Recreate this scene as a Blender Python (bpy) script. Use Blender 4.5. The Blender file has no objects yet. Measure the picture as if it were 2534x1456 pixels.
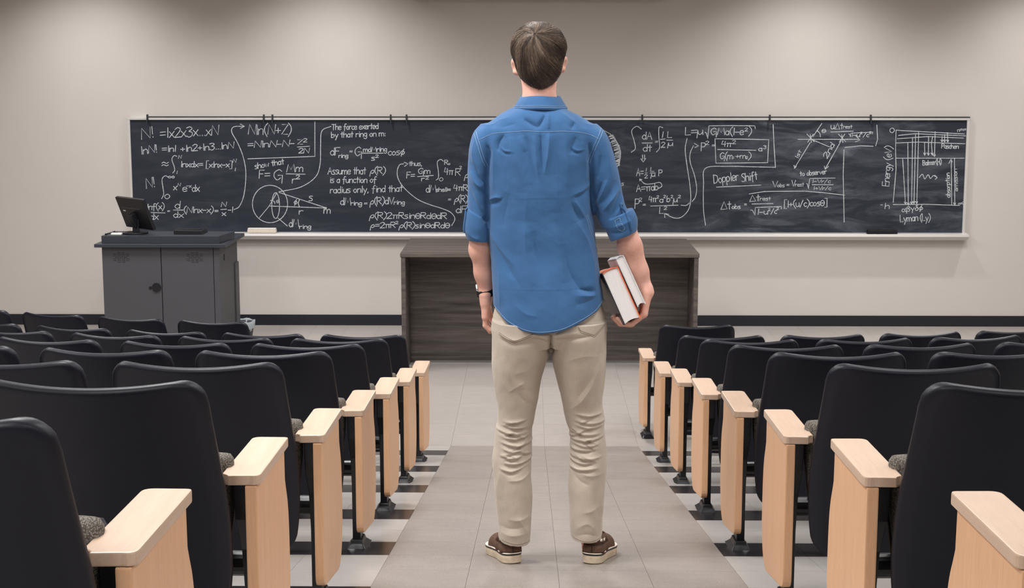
import bpy, bmesh, math, random
import numpy as np
from mathutils import Vector, Matrix
from mathutils.bvhtree import BVHTree

random.seed(7)
RNG = np.random.default_rng(11)
SC = bpy.context.scene
COL = SC.collection

# ------------------------------------------------------------------ camera
PITCH, YAW = 0.1511, 0.0119
CAM = Vector((-0.0978, 0.0, 2.4594))
_r = Vector((math.cos(YAW), math.sin(YAW), 0))
_f = Vector((-math.sin(YAW) * math.cos(PITCH), math.cos(YAW) * math.cos(PITCH), -math.sin(PITCH)))
_u = _r.cross(_f)
cd = bpy.data.cameras.new('camera')
cam = bpy.data.objects.new('camera', cd)
COL.objects.link(cam)
cam.matrix_world = Matrix(((_r.x, _u.x, -_f.x, CAM.x), (_r.y, _u.y, -_f.y, CAM.y), (_r.z, _u.z, -_f.z, CAM.z), (0, 0, 0, 1)))
cd.sensor_width = 36.0
cd.lens = 36.0 * 3729.5 / 2534.0
cd.clip_start = 0.05
cd.clip_end = 60
SC.camera = cam

# ------------------------------------------------------------------ world, exposure
w = bpy.data.worlds.new('world')
SC.world = w
w.use_nodes = True
w.node_tree.nodes['Background'].inputs[0].default_value = (0.8, 0.9, 1, 1)
w.node_tree.nodes['Background'].inputs[1].default_value = 0.05
SC.view_settings.view_transform = 'Standard'
SC.view_settings.look = 'None'
SC.view_settings.gamma = 1.0
SC.view_settings.use_curve_mapping = False
SC.view_settings.exposure = 1.2

# ceiling lamps: strength of the troffer diffusers, and the recessed wall washers along the front wall
TROFFER_WATT = 23.0
WASHER_WATT = 68.0
FRONT_Z, REAR_Z = 3.66, 4.35            # ceiling heights over the stage and over the seats
WALL_Y = 14.18
for wx in (-4.16, -1.94, 2.45, 4.67):   # the lamp between the second and the third is out
    ld = bpy.data.lights.new('wall_washer', 'SPOT')
    ld.energy = WASHER_WATT
    ld.color = (1.0, 0.98, 0.965)
    ld.spot_size = math.radians(118)
    ld.spot_blend = 0.9
    ld.shadow_soft_size = 0.05
    lo = bpy.data.objects.new('wall_washer_lamp', ld)
    COL.objects.link(lo)
    lo.location = (wx, WALL_Y - 1.05, FRONT_Z - 0.015)
    lo.rotation_euler = (math.radians(12), 0, 0)

# ------------------------------------------------------------------ helpers
def link(o, parent=None):
    COL.objects.link(o)
    if parent is not None:
        o.parent = parent
    return o

def tag(o, label=None, cat=None, group=None, kind=None):
    if label: o['label'] = label
    if cat: o['category'] = cat
    if group: o['group'] = group
    if kind: o['kind'] = kind
    return o

def empty(name, loc=(0, 0, 0), rz=0.0, parent=None):
    o = bpy.data.objects.new(name, None)
    o.empty_display_size = 0.1
    o.location = loc
    o.rotation_euler = (0, 0, rz)
    return link(o, parent)

def me_from(name, V, F, mat=None, smooth=False):
    me = bpy.data.meshes.new(name)
    me.from_pydata([tuple(v) for v in V], [], [tuple(f) for f in F])
    if mat: me.materials.append(mat)
    if smooth:
        me.polygons.foreach_set('use_smooth', [True] * len(me.polygons))
    me.update()
    return me

def me_np(name, V, Q, mat=None, smooth=True):
    """fast mesh from numpy arrays; Q is (n,4) or (n,3)"""
    me = bpy.data.meshes.new(name)
    V = np.ascontiguousarray(V, np.float32); Q = np.ascontiguousarray(Q, np.int32)
    k = Q.shape[1]
    me.vertices.add(len(V)); me.vertices.foreach_set('co', V.ravel())
    me.loops.add(Q.size); me.loops.foreach_set('vertex_index', Q.ravel())
    me.polygons.add(len(Q)); me.polygons.foreach_set('loop_start', np.arange(0, Q.size, k, dtype=np.int32))
    if smooth: me.polygons.foreach_set('use_smooth', np.ones(len(Q), bool))
    me.update(calc_edges=True)
    me.validate()
    if mat: me.materials.append(mat)
    return me

def put(name, me, parent=None, loc=None):
    o = bpy.data.objects.new(name, me)
    if loc is not None: o.location = loc
    return link(o, parent)

class MB:
    """collects simple solids into one mesh"""
    def __init__(s): s.V, s.F = [], []
    def raw(s, V, F):
        b = len(s.V); s.V += [tuple(v) for v in V]; s.F += [tuple(i + b for i in f) for f in F]; return s
    def box(s, x0, x1, y0, y1, z0, z1):
        return s.raw([(x0, y0, z0), (x1, y0, z0), (x1, y1, z0), (x0, y1, z0), (x0, y0, z1), (x1, y0, z1), (x1, y1, z1), (x0, y1, z1)],
                     [(0, 3, 2, 1), (4, 5, 6, 7), (0, 1, 5, 4), (1, 2, 6, 5), (2, 3, 7, 6), (3, 0, 4, 7)])
    def prism(s, pts, a0, a1, axis='z'):
        """extrude a 2D outline; axis z: (x,y), x: (y,z), y: (x,z)"""
        n = len(pts)
        f = {'z': lambda p, a: (p[0], p[1], a), 'x': lambda p, a: (a, p[0], p[1]), 'y': lambda p, a: (p[0], a, p[1])}[axis]
        V = [f(p, a0) for p in pts] + [f(p, a1) for p in pts]
        F = [tuple(reversed(range(n))), tuple(range(n, 2 * n))] + [(i, (i + 1) % n, n + (i + 1) % n, n + i) for i in range(n)]
        return s.raw(V, F)
    def cyl(s, c, r, h, axis='z', n=20):
        p = [(r * math.cos(2 * math.pi * i / n), r * math.sin(2 * math.pi * i / n)) for i in range(n)]
        b = MB().prism(p, 0, h, axis)
        return s.raw([(v[0] + c[0], v[1] + c[1], v[2] + c[2]) for v in b.V], b.F)
    def build(s, name, mat, parent=None, bevel=0.0, seg=2, smooth=False, loc=None):
        me = bpy.data.meshes.new(name)
        bm = bmesh.new()
        vs = [bm.verts.new(v) for v in s.V]
        for f in s.F:
            try: bm.faces.new([vs[i] for i in f])
            except ValueError: pass
        bmesh.ops.recalc_face_normals(bm, faces=bm.faces)
        if bevel > 0:
            es = [e for e in bm.edges if len(e.link_faces) == 2 and e.calc_face_angle(0) > 0.5]
            bmesh.ops.bevel(bm, geom=es, offset=bevel, segments=seg, affect='EDGES', profile=0.6)
        bm.to_mesh(me); bm.free()
        if smooth:
            me.polygons.foreach_set('use_smooth', [True] * len(me.polygons))
        if mat: me.materials.append(mat)
        return put(name, me, parent, loc)

def tube_arrays(P, R, n=6, cap=True):
    P = [Vector(p) for p in P]
    if not hasattr(R, '__len__'): R = [R] * len(P)
    V, F = [], []
    up = Vector((0, 0, 1)); prev = None
    for i, p in enumerate(P):
        t = (P[min(i + 1, len(P) - 1)] - P[max(i - 1, 0)])
        t = t.normalized() if t.length > 1e-9 else Vector((0, 0, 1))
        if prev is None:
            a = t.cross(up if abs(t.dot(up)) < .9 else Vector((1, 0, 0))).normalized()
        else:
            a = (prev - t * prev.dot(t)).normalized()
        prev = a; b = t.cross(a)
        for k in range(n):
            an = 2 * math.pi * k / n
            V.append(p + (a * math.cos(an) + b * math.sin(an)) * R[i])
    for i in range(len(P) - 1):
        for k in range(n):
            F.append((i * n + k, i * n + (k + 1) % n, (i + 1) * n + (k + 1) % n, (i + 1) * n + k))
    if cap:
        F.append(tuple(reversed(range(n)))); F.append(tuple(range((len(P) - 1) * n, len(P) * n)))
    return V, F

def catmull(P, k=6, closed=False):
    P = [np.array(p, float) for p in P]
    if len(P) < 3: return P
    out = []
    n = len(P)
    rng = range(n) if closed else range(n - 1)
    for i in rng:
        p1, p2 = P[i], P[(i + 1) % n]
        p0 = P[i - 1] if (i > 0 or closed) else 2 * p1 - p2
        p3 = P[(i + 2) % n] if (i + 2 < n or closed) else 2 * p2 - p1
        for j in range(k):
            t = j / k
            out.append(.5 * ((2 * p1) + (-p0 + p2) * t + (2 * p0 - 5 * p1 + 4 * p2 - p3) * t * t + (-p0 + 3 * p1 - 3 * p2 + p3) * t ** 3))
    if not closed: out.append(P[-1])
    return out

# ------------------------------------------------------------------ materials
def srgb(r, g, b):
    f = lambda c: (c / 12.92 if c <= .04045 else ((c + .055) / 1.055) ** 2.4)
    return tuple(f(c / 255.0) for c in (r, g, b)) + (1.0,)

class NT:
    def __init__(s, name):
        s.m = bpy.data.materials.new(name); s.m.use_nodes = True
        s.t = s.m.node_tree; s.b = s.t.nodes['Principled BSDF']
    def n(s, typ, **kw):
        nd = s.t.nodes.new(typ)
        for k, v in kw.items(): setattr(nd, k, v)
        return nd
    def l(s, a, b): s.t.links.new(a, b)
    def coords(s, scale=(1, 1, 1), kind='Object', rot=(0, 0, 0)):
        tc = s.n('ShaderNodeTexCoord'); mp = s.n('ShaderNodeMapping')
        mp.inputs['Scale'].default_value = scale; mp.inputs['Rotation'].default_value = rot
        s.l(tc.outputs[kind], mp.inputs[0]); return mp.outputs[0]
    def noise(s, vec, scale, detail=3, rough=.55, dist=0):
        nd = s.n('ShaderNodeTexNoise'); nd.inputs['Scale'].default_value = scale
        nd.inputs['Detail'].default_value = detail; nd.inputs['Roughness'].default_value = rough
        nd.inputs['Distortion'].default_value = dist
        s.l(vec, nd.inputs['Vector']); return nd.outputs['Fac']
    def ramp(s, fac, stops):
        r = s.n('ShaderNodeValToRGB'); e = r.color_ramp.elements
        e[0].position, e[0].color = stops[0]; e[1].position, e[1].color = stops[-1]
        for p, c in stops[1:-1]:
            x = e.new(p); x.color = c
        s.l(fac, r.inputs[0]); return r.outputs[0]
    def mix(s, fac, a, b, mode='MIX'):
        m = s.n('ShaderNodeMix', data_type='RGBA', blend_type=mode)
        for v, i in ((fac, 0), (a, 6), (b, 7)):
            if isinstance(v, (float, int)): m.inputs[i].default_value = v
            elif isinstance(v, tuple): m.inputs[i].default_value = v
            else: s.l(v, m.inputs[i])
        return m.outputs[2]
    def bump(s, fac, strength=.2, dist=.002):
        b = s.n('ShaderNodeBump'); b.inputs['Strength'].default_value = strength; b.inputs['Distance'].default_value = dist
        s.l(fac, b.inputs['Height']); s.l(b.outputs[0], s.b.inputs['Normal'])
    def set(s, color=None, rough=None, metal=None, spec=None):
        if color is not None:
            if isinstance(color, tuple): s.b.inputs['Base Color'].default_value = color
            else: s.l(color, s.b.inputs['Base Color'])
        if rough is not None: s.b.inputs['Roughness'].default_value = rough
        if metal is not None: s.b.inputs['Metallic'].default_value = metal
        if spec is not None: s.b.inputs['Specular IOR Level'].default_value = spec
        return s.m

def sc(c, k): return (min(1, c[0] * k), min(1, c[1] * k), min(1, c[2] * k), 1)

def plain(name, c, rough=.5, metal=0., spec=.5, scale=40, var=.08, bump=0., kind='Object', stretch=(1, 1, 1)):
    t = NT(name); v = t.coords(stretch, kind); f = t.noise(v, scale, 4)
    col = t.ramp(f, [(.3, sc(c, 1 - var)), (.7, sc(c, 1 + var))])
    if bump: t.bump(t.noise(v, scale * 3, 3), bump, .001)
    return t.set(col, rough, metal, spec)

def wood(name, c0, c1, stretch, scale=6, rough=.45, spec=.4, fine=.2):
    t = NT(name); v = t.coords(stretch, 'Object')
    f = t.noise(v, scale, 6, .62, .6); g = t.noise(v, scale * 6, 4, .6)
    a = t.ramp(f, [(.28, c0), (.5, tuple((x + y) / 2 for x, y in zip(c0, c1))), (.72, c1)])
    b = t.ramp(g, [(.35, (1 - fine, 1 - fine, 1 - fine, 1)), (.65, (1 + fine * .5, 1 + fine * .5, 1 + fine * .5, 1))])
    col = t.mix(1.0, a, b, 'MULTIPLY')
    t.bump(g, .06, .0006)
    return t.set(col, rough, 0, spec)

M = {}
M['wall'] = plain('wall_paint', srgb(193, 187, 182), .85, 0, .2, 3, .012, .03)
M['ceiling'] = plain('ceiling_paint', srgb(215, 212, 208), .9, 0, .2, 60, .05, .1)
M['wall_dark'] = plain('side_wall_paint', srgb(170, 158, 148), .85, 0, .2, 3, .02)
M['black_rubber'] = plain('black_rubber', srgb(30, 31, 38), .45, 0, .3, 30, .06)
M['board'] = None
M['alu'] = plain('aluminium', srgb(205, 203, 200), .38, .35, .5, 8, .04, 0, 'Object', (1, 1, 30))
M['dark_metal'] = plain('dark_rail', srgb(52, 54, 56), .4, .3, .5, 20, .1)
M['shell'] = plain('black_seat_plastic', srgb(11, 14, 26), .42, 0, .28, 260, .1, .1)
M['steel'] = plain('black_steel', srgb(19, 20, 25), .38, .0, .5, 120, .12, .05)
M['maple'] = wood('maple', srgb(208, 162, 124), srgb(216, 172, 134), (6, 6, .5), 5, .38, .4, .06)
M['maple_top'] = wood('maple_arm', srgb(190, 163, 142), srgb(198, 173, 152), (7, .5, 7), 5, .34, .4, .05)
M['desk'] = wood('dark_laminate', srgb(48, 43, 42), srgb(104, 95, 89), (.28, 4, 7), 3.2, .5)
M['desk_top'] = wood('dark_laminate_top', srgb(56, 51, 48), srgb(106, 97, 90), (.28, 7, 4), 3.2, .45)
M['cab'] = plain('grey_cabinet_paint', srgb(68, 68, 72), .55, 0, .35, 500, .12, .06)
M['cab_top'] = plain('dark_worktop', srgb(44, 48, 56), .45, 0, .45, 60, .1)
M['black'] = plain('black_plastic', srgb(20, 21, 26), .4, 0, .4, 80, .08)
M['white'] = plain('white_plastic', srgb(214, 210, 203), .5, 0, .4, 40, .05)
M['cream'] = plain('cream_felt', srgb(214, 203, 188), .8, 0, .2, 70, .08, .1)
M['slot'] = plain('slot_dark', srgb(26, 27, 30), .7, 0, .2)
M['silver'] = plain('silver', srgb(205, 205, 205), .25, .9)
M['gold'] = plain('ring_gold', srgb(222, 196, 150), .25, .9)
t = NT('tweed'); v = t.coords((1, 1, 1))
vo = t.n('ShaderNodeTexVoronoi'); vo.inputs['Scale'].default_value = 330; t.l(v, vo.inputs['Vector'])
col = t.ramp(vo.outputs['Distance'], [(.15, srgb(146, 139, 129)), (.6, srgb(76, 72, 67))])
t.bump(vo.outputs['Distance'], -.5, .002); M['tweed'] = t.set(col, .9, 0, .2)
t = NT('clear_liner'); t.set(srgb(190, 200, 205), .3, 0, .5); t.b.inputs['Alpha'].default_value = .75; M['liner'] = t.m

def tile_mat(name, base, var, speck, streak, rough):
    t = NT(name); v = t.coords((1, 1, 1), 'Generated')
    oi = t.n('ShaderNodeObjectInfo')
    tc = t.n('ShaderNodeTexCoord'); ad = t.n('ShaderNodeVectorMath', operation='ADD')
    sx = t.n('ShaderNodeCombineXYZ')
    mu = t.n('ShaderNodeMath', operation='MULTIPLY'); mu.inputs[1].default_value = 37.0
    t.l(oi.outputs['Random'], mu.inputs[0]); t.l(mu.outputs[0], sx.inputs[0]); t.l(mu.outputs[0], sx.inputs[2])
    t.l(tc.outputs['Object'], ad.inputs[0]); t.l(sx.outputs[0], ad.inputs[1])
    big = t.noise(ad.outputs[0], 9, 4, .6)
    st = t.n('ShaderNodeMapping'); st.inputs['Scale'].default_value = (3, 34, 3); t.l(ad.outputs[0], st.inputs[0])
    sn = t.noise(st.outputs[0], 2.2, 5, .65)
    fine = t.noise(ad.outputs[0], 230, 2, .6)
    a = t.ramp(big, [(.3, sc(base, 1 - var)), (.7, sc(base, 1 + var))])
    b = t.ramp(sn, [(.3, (1 - streak,) * 3 + (1,)), (.7, (1 + streak,) * 3 + (1,))])
    c = t.ramp(fine, [(.33, (1 - speck,) * 3 + (1,)), (.48, (1, 1, 1, 1))])
    rr = t.ramp(oi.outputs['Random'], [(0, (.975, .975, .975, 1)), (1, (1.02, 1.02, 1.02, 1))])
    col = t.mix(1., t.mix(1., t.mix(1., a, b, 'MULTIPLY'), c, 'MULTIPLY'), rr, 'MULTIPLY')
    return t.set(col, rough, 0, .45)
M['tile_aisle'] = tile_mat('aisle_tile', srgb(140, 132, 126), .05, .38, .05, .42)
M['tile_light'] = tile_mat('light_tile', srgb(168, 163, 159), .04, .12, .05, .3)
M['tile_front'] = tile_mat('front_tile', srgb(158, 151, 146), .04, .10, .07, .3)
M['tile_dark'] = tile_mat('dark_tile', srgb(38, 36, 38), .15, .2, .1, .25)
t = NT('seating_floor'); v = t.coords((1, 1, 1))
br = t.n('ShaderNodeTexBrick'); br.offset = 0.0
for k, x in (('Scale', 1.0), ('Mortar Size', .0012), ('Brick Width', .3048), ('Row Height', .3048), ('Bias', 0.0)): br.inputs[k].default_value = x
br.inputs['Color1'].default_value = srgb(168, 162, 157); br.inputs['Color2'].default_value = srgb(163, 157, 152); br.inputs['Mortar'].default_value = srgb(120, 113, 108)
t.l(v, br.inputs['Vector']); M['floor_base'] = t.set(br.outputs['Color'], .3, 0, .45)
M['grout'] = plain('floor_joint', srgb(120, 110, 102), .8, 0, .2)

# chalkboard slate with erased smears
t = NT('chalkboard_slate'); v = t.coords((1, 1, 1))
v2 = t.coords((.9, 1, 1.5), 'Object', (0, .5, 0))
s1 = t.noise(v2, 1.5, 5, .6, 1.6); s2 = t.noise(t.coords((.5, 1, 2.4), 'Object', (0, -.35, 0)), 3.0, 6, .66, 1.0)
sepx = t.n('ShaderNodeSeparateXYZ'); t.l(v, sepx.inputs[0])
mr = t.n('ShaderNodeMapRange'); t.l(sepx.outputs[0], mr.inputs[0])
for i, x in ((1, -1.2), (2, 2.6), (3, .25), (4, 1.0)): mr.inputs[i].default_value = x
a1 = t.ramp(s1, [(.48, (0, 0, 0, 1)), (.72, (1, 1, 1, 1))]); a2 = t.ramp(s2, [(.42, (0, 0, 0, 1)), (.75, (1, 1, 1, 1))])
mm = t.mix(1., a1, a2, 'MULTIPLY'); add = t.mix(.35, mm, a2); m3 = t.mix(1., add, mr.outputs[0], 'MULTIPLY')
bw = t.n('ShaderNodeRGBToBW'); t.l(m3, bw.inputs[0])
g = t.noise(v, 260, 2, .5); base = t.ramp(g, [(.35, srgb(30, 35, 44)), (.65, srgb(40, 45, 55))])
col = t.mix(bw.outputs[0], base, srgb(112, 117, 126)); M['board'] = t.set(col, .7, 0, .25)
t = NT('chalk'); v = t.coords((1, 1, 1)); f = t.noise(v, 140, 3, .7)
col = t.ramp(f, [(.34, srgb(130, 135, 141)), (.6, srgb(200, 203, 206))]); M['chalk'] = t.set(col, .95, 0, .1)

def emit(name, c, s):
    t = NT(name); t.set((.8, .8, .8, 1), .5)
    t.b.inputs['Emission Color'].default_value = c; t.b.inputs['Emission Strength'].default_value = s
    return t.m
M['diffuser'] = emit('troffer_diffuser', (1.0, .965, .93, 1), 1.5)
M['lens'] = emit('washer_lens', (1.0, .95, .9, 1), 4.0)

# ------------------------------------------------------------------ the room
TILE = 0.3048
def slope(y): return max(0.0, 1.5422 - 0.1612 * y)
SLOPE_END = 1.5422 / 0.1612        # 9.567
def curve_shift(x):                # the rows bend forward towards the side walls
    return 0.068 * max(0.0, abs(x) - 0.85) ** 2
def floor_z(x, y): return slope(y - curve_shift(x))

XW0, XW1, YB = -6.3, 6.3, -2.2
# sloped slab that follows the curved rows, then the level front part
xs = np.concatenate([np.linspace(XW0, -.85, 19), np.linspace(-.6, .6, 3), np.linspace(.85, XW1, 19)])
ysl = np.linspace(YB, 12.0, 60)
V, F = [], []
DZ = 0.004
for x in xs:
    for y in ysl: V.append((x, y, floor_z(x, y) - DZ))
ny = len(ysl)
for i in range(len(xs) - 1):
    for j in range(ny - 1): F.append((i * ny + j, (i + 1) * ny + j, (i + 1) * ny + j + 1, i * ny + j + 1))
b = len(V)
for x in (XW0, XW1):
    for y in (12.0, WALL_Y + .1): V.append((x, y, -DZ))
F.append((b, b + 2, b + 3, b + 1))
floor = put('floor', me_from('floor', V, F, M['floor_base']))
tag(floor, 'pale vinyl tile floor sloping down to the level front of the room', None, None, 'structure')

th = math.atan(.1612)
tile_me = {}
def tile_mesh(m):
    if m not in tile_me:
        b = MB(); g = .0005; h = TILE / 2 - g
        b.box(-h, h, -h, h, -.004, 0)
        me = me_from('floor_tile', b.V, b.F, M[m]); tile_me[m] = me
    return tile_me[m]
Y1 = 9.2438            # far edge of the first dark strip
def add_tile(m, x, y, z, tilt):
    o = put('floor_tile', tile_mesh(m), floor, (x, y, z)); o.rotation_euler = (tilt, 0, 0); o.scale = (1, 1 / math.cos(tilt), 1)
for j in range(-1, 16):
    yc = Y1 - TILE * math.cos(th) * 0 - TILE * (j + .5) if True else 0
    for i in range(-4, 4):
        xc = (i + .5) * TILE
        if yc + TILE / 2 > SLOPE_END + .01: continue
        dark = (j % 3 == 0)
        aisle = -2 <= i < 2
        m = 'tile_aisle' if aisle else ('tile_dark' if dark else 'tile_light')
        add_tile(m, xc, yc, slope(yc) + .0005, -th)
# dark strips go on under the seats
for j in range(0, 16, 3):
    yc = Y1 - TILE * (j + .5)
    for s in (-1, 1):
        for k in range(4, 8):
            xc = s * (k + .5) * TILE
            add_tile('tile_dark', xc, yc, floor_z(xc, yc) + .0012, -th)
for j in range(0, 9):
    yc = SLOPE_END + TILE * (j + .5)
    for i in range(-5, 5):
        add_tile('tile_front', (i + .5) * TILE, yc, .0005, 0)

def wallbox(name, x0, x1, y0, y1, z0, z1, m, label):
    return tag(MB().box(x0, x1, y0, y1, z0, z1).build(name, M[m]), label, None, None, 'structure')
wallbox('wall_front', XW0 - .1, XW1 + .1, WALL_Y, WALL_Y + .15, -.1, FRONT_Z + .05, 'wall', 'beige painted front wall behind the chalkboard')
wallbox('wall_left', XW0 - .15, XW0, YB - .1, WALL_Y + .1, -.1, REAR_Z + .1, 'wall_dark', 'beige side wall left of the seats')
wallbox('wall_right', XW1, XW1 + .15, YB - .1, WALL_Y + .1, -.1, REAR_Z + .1, 'wall_dark', 'beige side wall right of the seats')
wallbox('wall_back', XW0 - .1, XW1 + .1, YB - .15, YB, -.1, REAR_Z + .1, 'wall_dark', 'beige wall at the back of the room')
wallbox('ceiling', XW0 - .1, XW1 + .1, YB - .1, 9.6, REAR_Z, REAR_Z + .1, 'ceiling', 'white ceiling above the seats')
wallbox('ceiling_front', XW0 - .1, XW1 + .1, 9.6, WALL_Y + .1, FRONT_Z, FRONT_Z + .1, 'ceiling', 'lower white ceiling above the stage')
wallbox('trim_1', XW0 - .1, XW1 + .1, 9.55, 9.65, FRONT_Z, REAR_Z + .05, 'ceiling', 'white bulkhead where the ceiling drops')
wallbox('baseboard_front', XW0, XW1, WALL_Y - .012, WALL_Y + .01, 0, .098, 'black_rubber', 'black rubber baseboard along the front wall')

# ceiling troffers
def troffer(x, y, z, label, k=1.0):
    r = empty('ceiling_light', (x, y, z)); tag(r, label, 'ceiling light', 'ceiling lights over the seats')
    f = MB()
    w2, l2, e = .30, .61, .03
    f.box(-w2, -w2 + e, -l2, l2, -.012, .02).box(w2 - e, w2, -l2, l2, -.012, .02).box(-w2 + e, w2 - e, -l2, -l2 + e, -.012, .02).box(-w2 + e, w2 - e, l2 - e, l2, -.012, .02)
    f.build('frame', M['white'], r)
    MB().box(-w2 + e, w2 - e, -l2 + e, l2 - e, -.006, .004).build('diffuser', M['diffuser'], r)
    ad = bpy.data.lights.new('troffer_lamp', 'AREA'); ad.shape = 'RECTANGLE'; ad.size = .52; ad.size_y = 1.14
    ad.energy = TROFFER_WATT * k; ad.color = (1.0, .99, .985); ad.spread = math.radians(160)
    ao = bpy.data.objects.new('troffer_lamp', ad); ao.location = (0, 0, -.02); link(ao, r)
for iy, y in enumerate((.5, 4.3, 7.4)):
    for ix, x in enumerate((-4.0, -1.35, 1.35, 4.0)):
        troffer(x, y, REAR_Z - .002, 'white ceiling light panel in the %s row from the back, %s from the left wall' % (('first', 'second', 'third')[iy], ('first', 'second', 'third', 'fourth')[ix]), (.8, 1.15, 1.1)[iy] * (1.15, 1.4, .6, .9)[ix])
for ix, x in enumerate((-3.4, 0, 3.4)):
    troffer(x, 10.9, FRONT_Z - .002, 'white ceiling light panel over the front, %s from the left' % ('first', 'second', 'third')[ix], 1.5)
for i, wx in enumerate((-4.16, -1.94, .27, 2.45, 4.67)):
    r = empty('recessed_downlight', (wx, WALL_Y - 1.05, FRONT_Z)); tag(r, 'round recessed ceiling lamp near the front wall, %s from the left' % ('first', 'second', 'third', 'fourth', 'fifth')[i], 'ceiling light', 'wall washing ceiling lamps')
    n = 28; V = []; F = []
    for k in range(n):
        a = 2 * math.pi * k / n
        for rr, zz in ((.095, -.002), (.098, -.008), (.075, -.006), (.07, .03)): V.append((rr * math.cos(a), rr * math.sin(a), zz))
    for k in range(n):
        for q in range(3): F.append((k * 4 + q, k * 4 + q + 1, ((k + 1) % n) * 4 + q + 1, ((k + 1) % n) * 4 + q))
    put('trim_ring', me_from('trim_ring', V, F, M['white'], True), r)

# roller screen housing above the board
r = empty('projection_screen', (-.014, WALL_Y - .09, 3.052)); tag(r, 'rolled up projection screen housing mounted above the chalkboard', 'screen')
MB().box(-1.16, 1.16, -.07, .07, .004, .16).build('housing', M['white'], r, .01)
MB().box(-1.15, 1.15, -.012, .012, 0, .012).build('bottom_bar', M['black'], r)
for s in (-1, 1): MB().box(s * 1.0 - .03, s * 1.0 + .03, .06, .0899, .04, .14).build('bracket', M['dark_metal'], r)
# ------------------------------------------------------------------ chalkboard
BX0, BX1, BZ0, BZ1 = -3.862, 3.985, 0.862, 1.966
board = empty('chalkboard', (0, WALL_Y, 0))
tag(board, 'long dark slate chalkboard with aluminium frame covered in chalk equations', 'chalkboard')
YF = -.035
MB().box(BX0 + .02, BX1 - .02, YF, -.002, BZ0 + .02, BZ1 - .015).build('writing_surface', M['board'], board)
MB().box(BX0 - .004, BX0 + .022, YF - .014, -.001, BZ0, BZ1 + .006).build('frame_side', M['alu'], board, .003)
MB().box(BX1 - .022, BX1 + .004, YF - .014, -.001, BZ0, BZ1 + .006).build('frame_side', M['alu'], board, .003)
MB().box(BX0 - .004, BX1 + .004, YF - .016, -.001, BZ1 - .018, BZ1 + .006).build('frame_top', M['alu'], board, .003)
MB().box(BX0 + .19, BX1 + .004, YF - .02, -.001, BZ1 + .0065, BZ1 + .015).build('map_rail', M['dark_metal'], board)
MB().prism([(-.001, BZ0 + .035), (YF - .03, BZ0 + .032), (YF - .085, BZ0 + .022), (YF - .095, BZ0 + .03), (YF - .10, BZ0 + .005), (YF - .06, BZ0 - .03), (-.001, BZ0 - .035)], BX0 - .004, BX1 + .02, 'x').build('chalk_tray', M['alu'], board, .002)
for px in (-3.672, -2.582, -2.502, -1.397, -1.249, .946, 2.131, 3.067):
    MB().box(px - .008, px + .008, YF - .03, YF - .004, BZ1 - .02, BZ1 + .034).box(px - .005, px + .005, YF - .045, YF - .028, BZ1 - .045, BZ1 + .004).build('map_hook', M['dark_metal'], board, .002)

def bd(px, py):
    """drawing units of the board layout -> metres on the board"""
    u = (px - 1335) / 1000; v = (py - 440) / 1000
    return (-.00833 + 3.7895 * u + .00995 * v + .1528 * u * v - .01208 * u * u, 1.40921 + .00335 * u - 3.78922 * v + .0122 * u * v)

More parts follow.
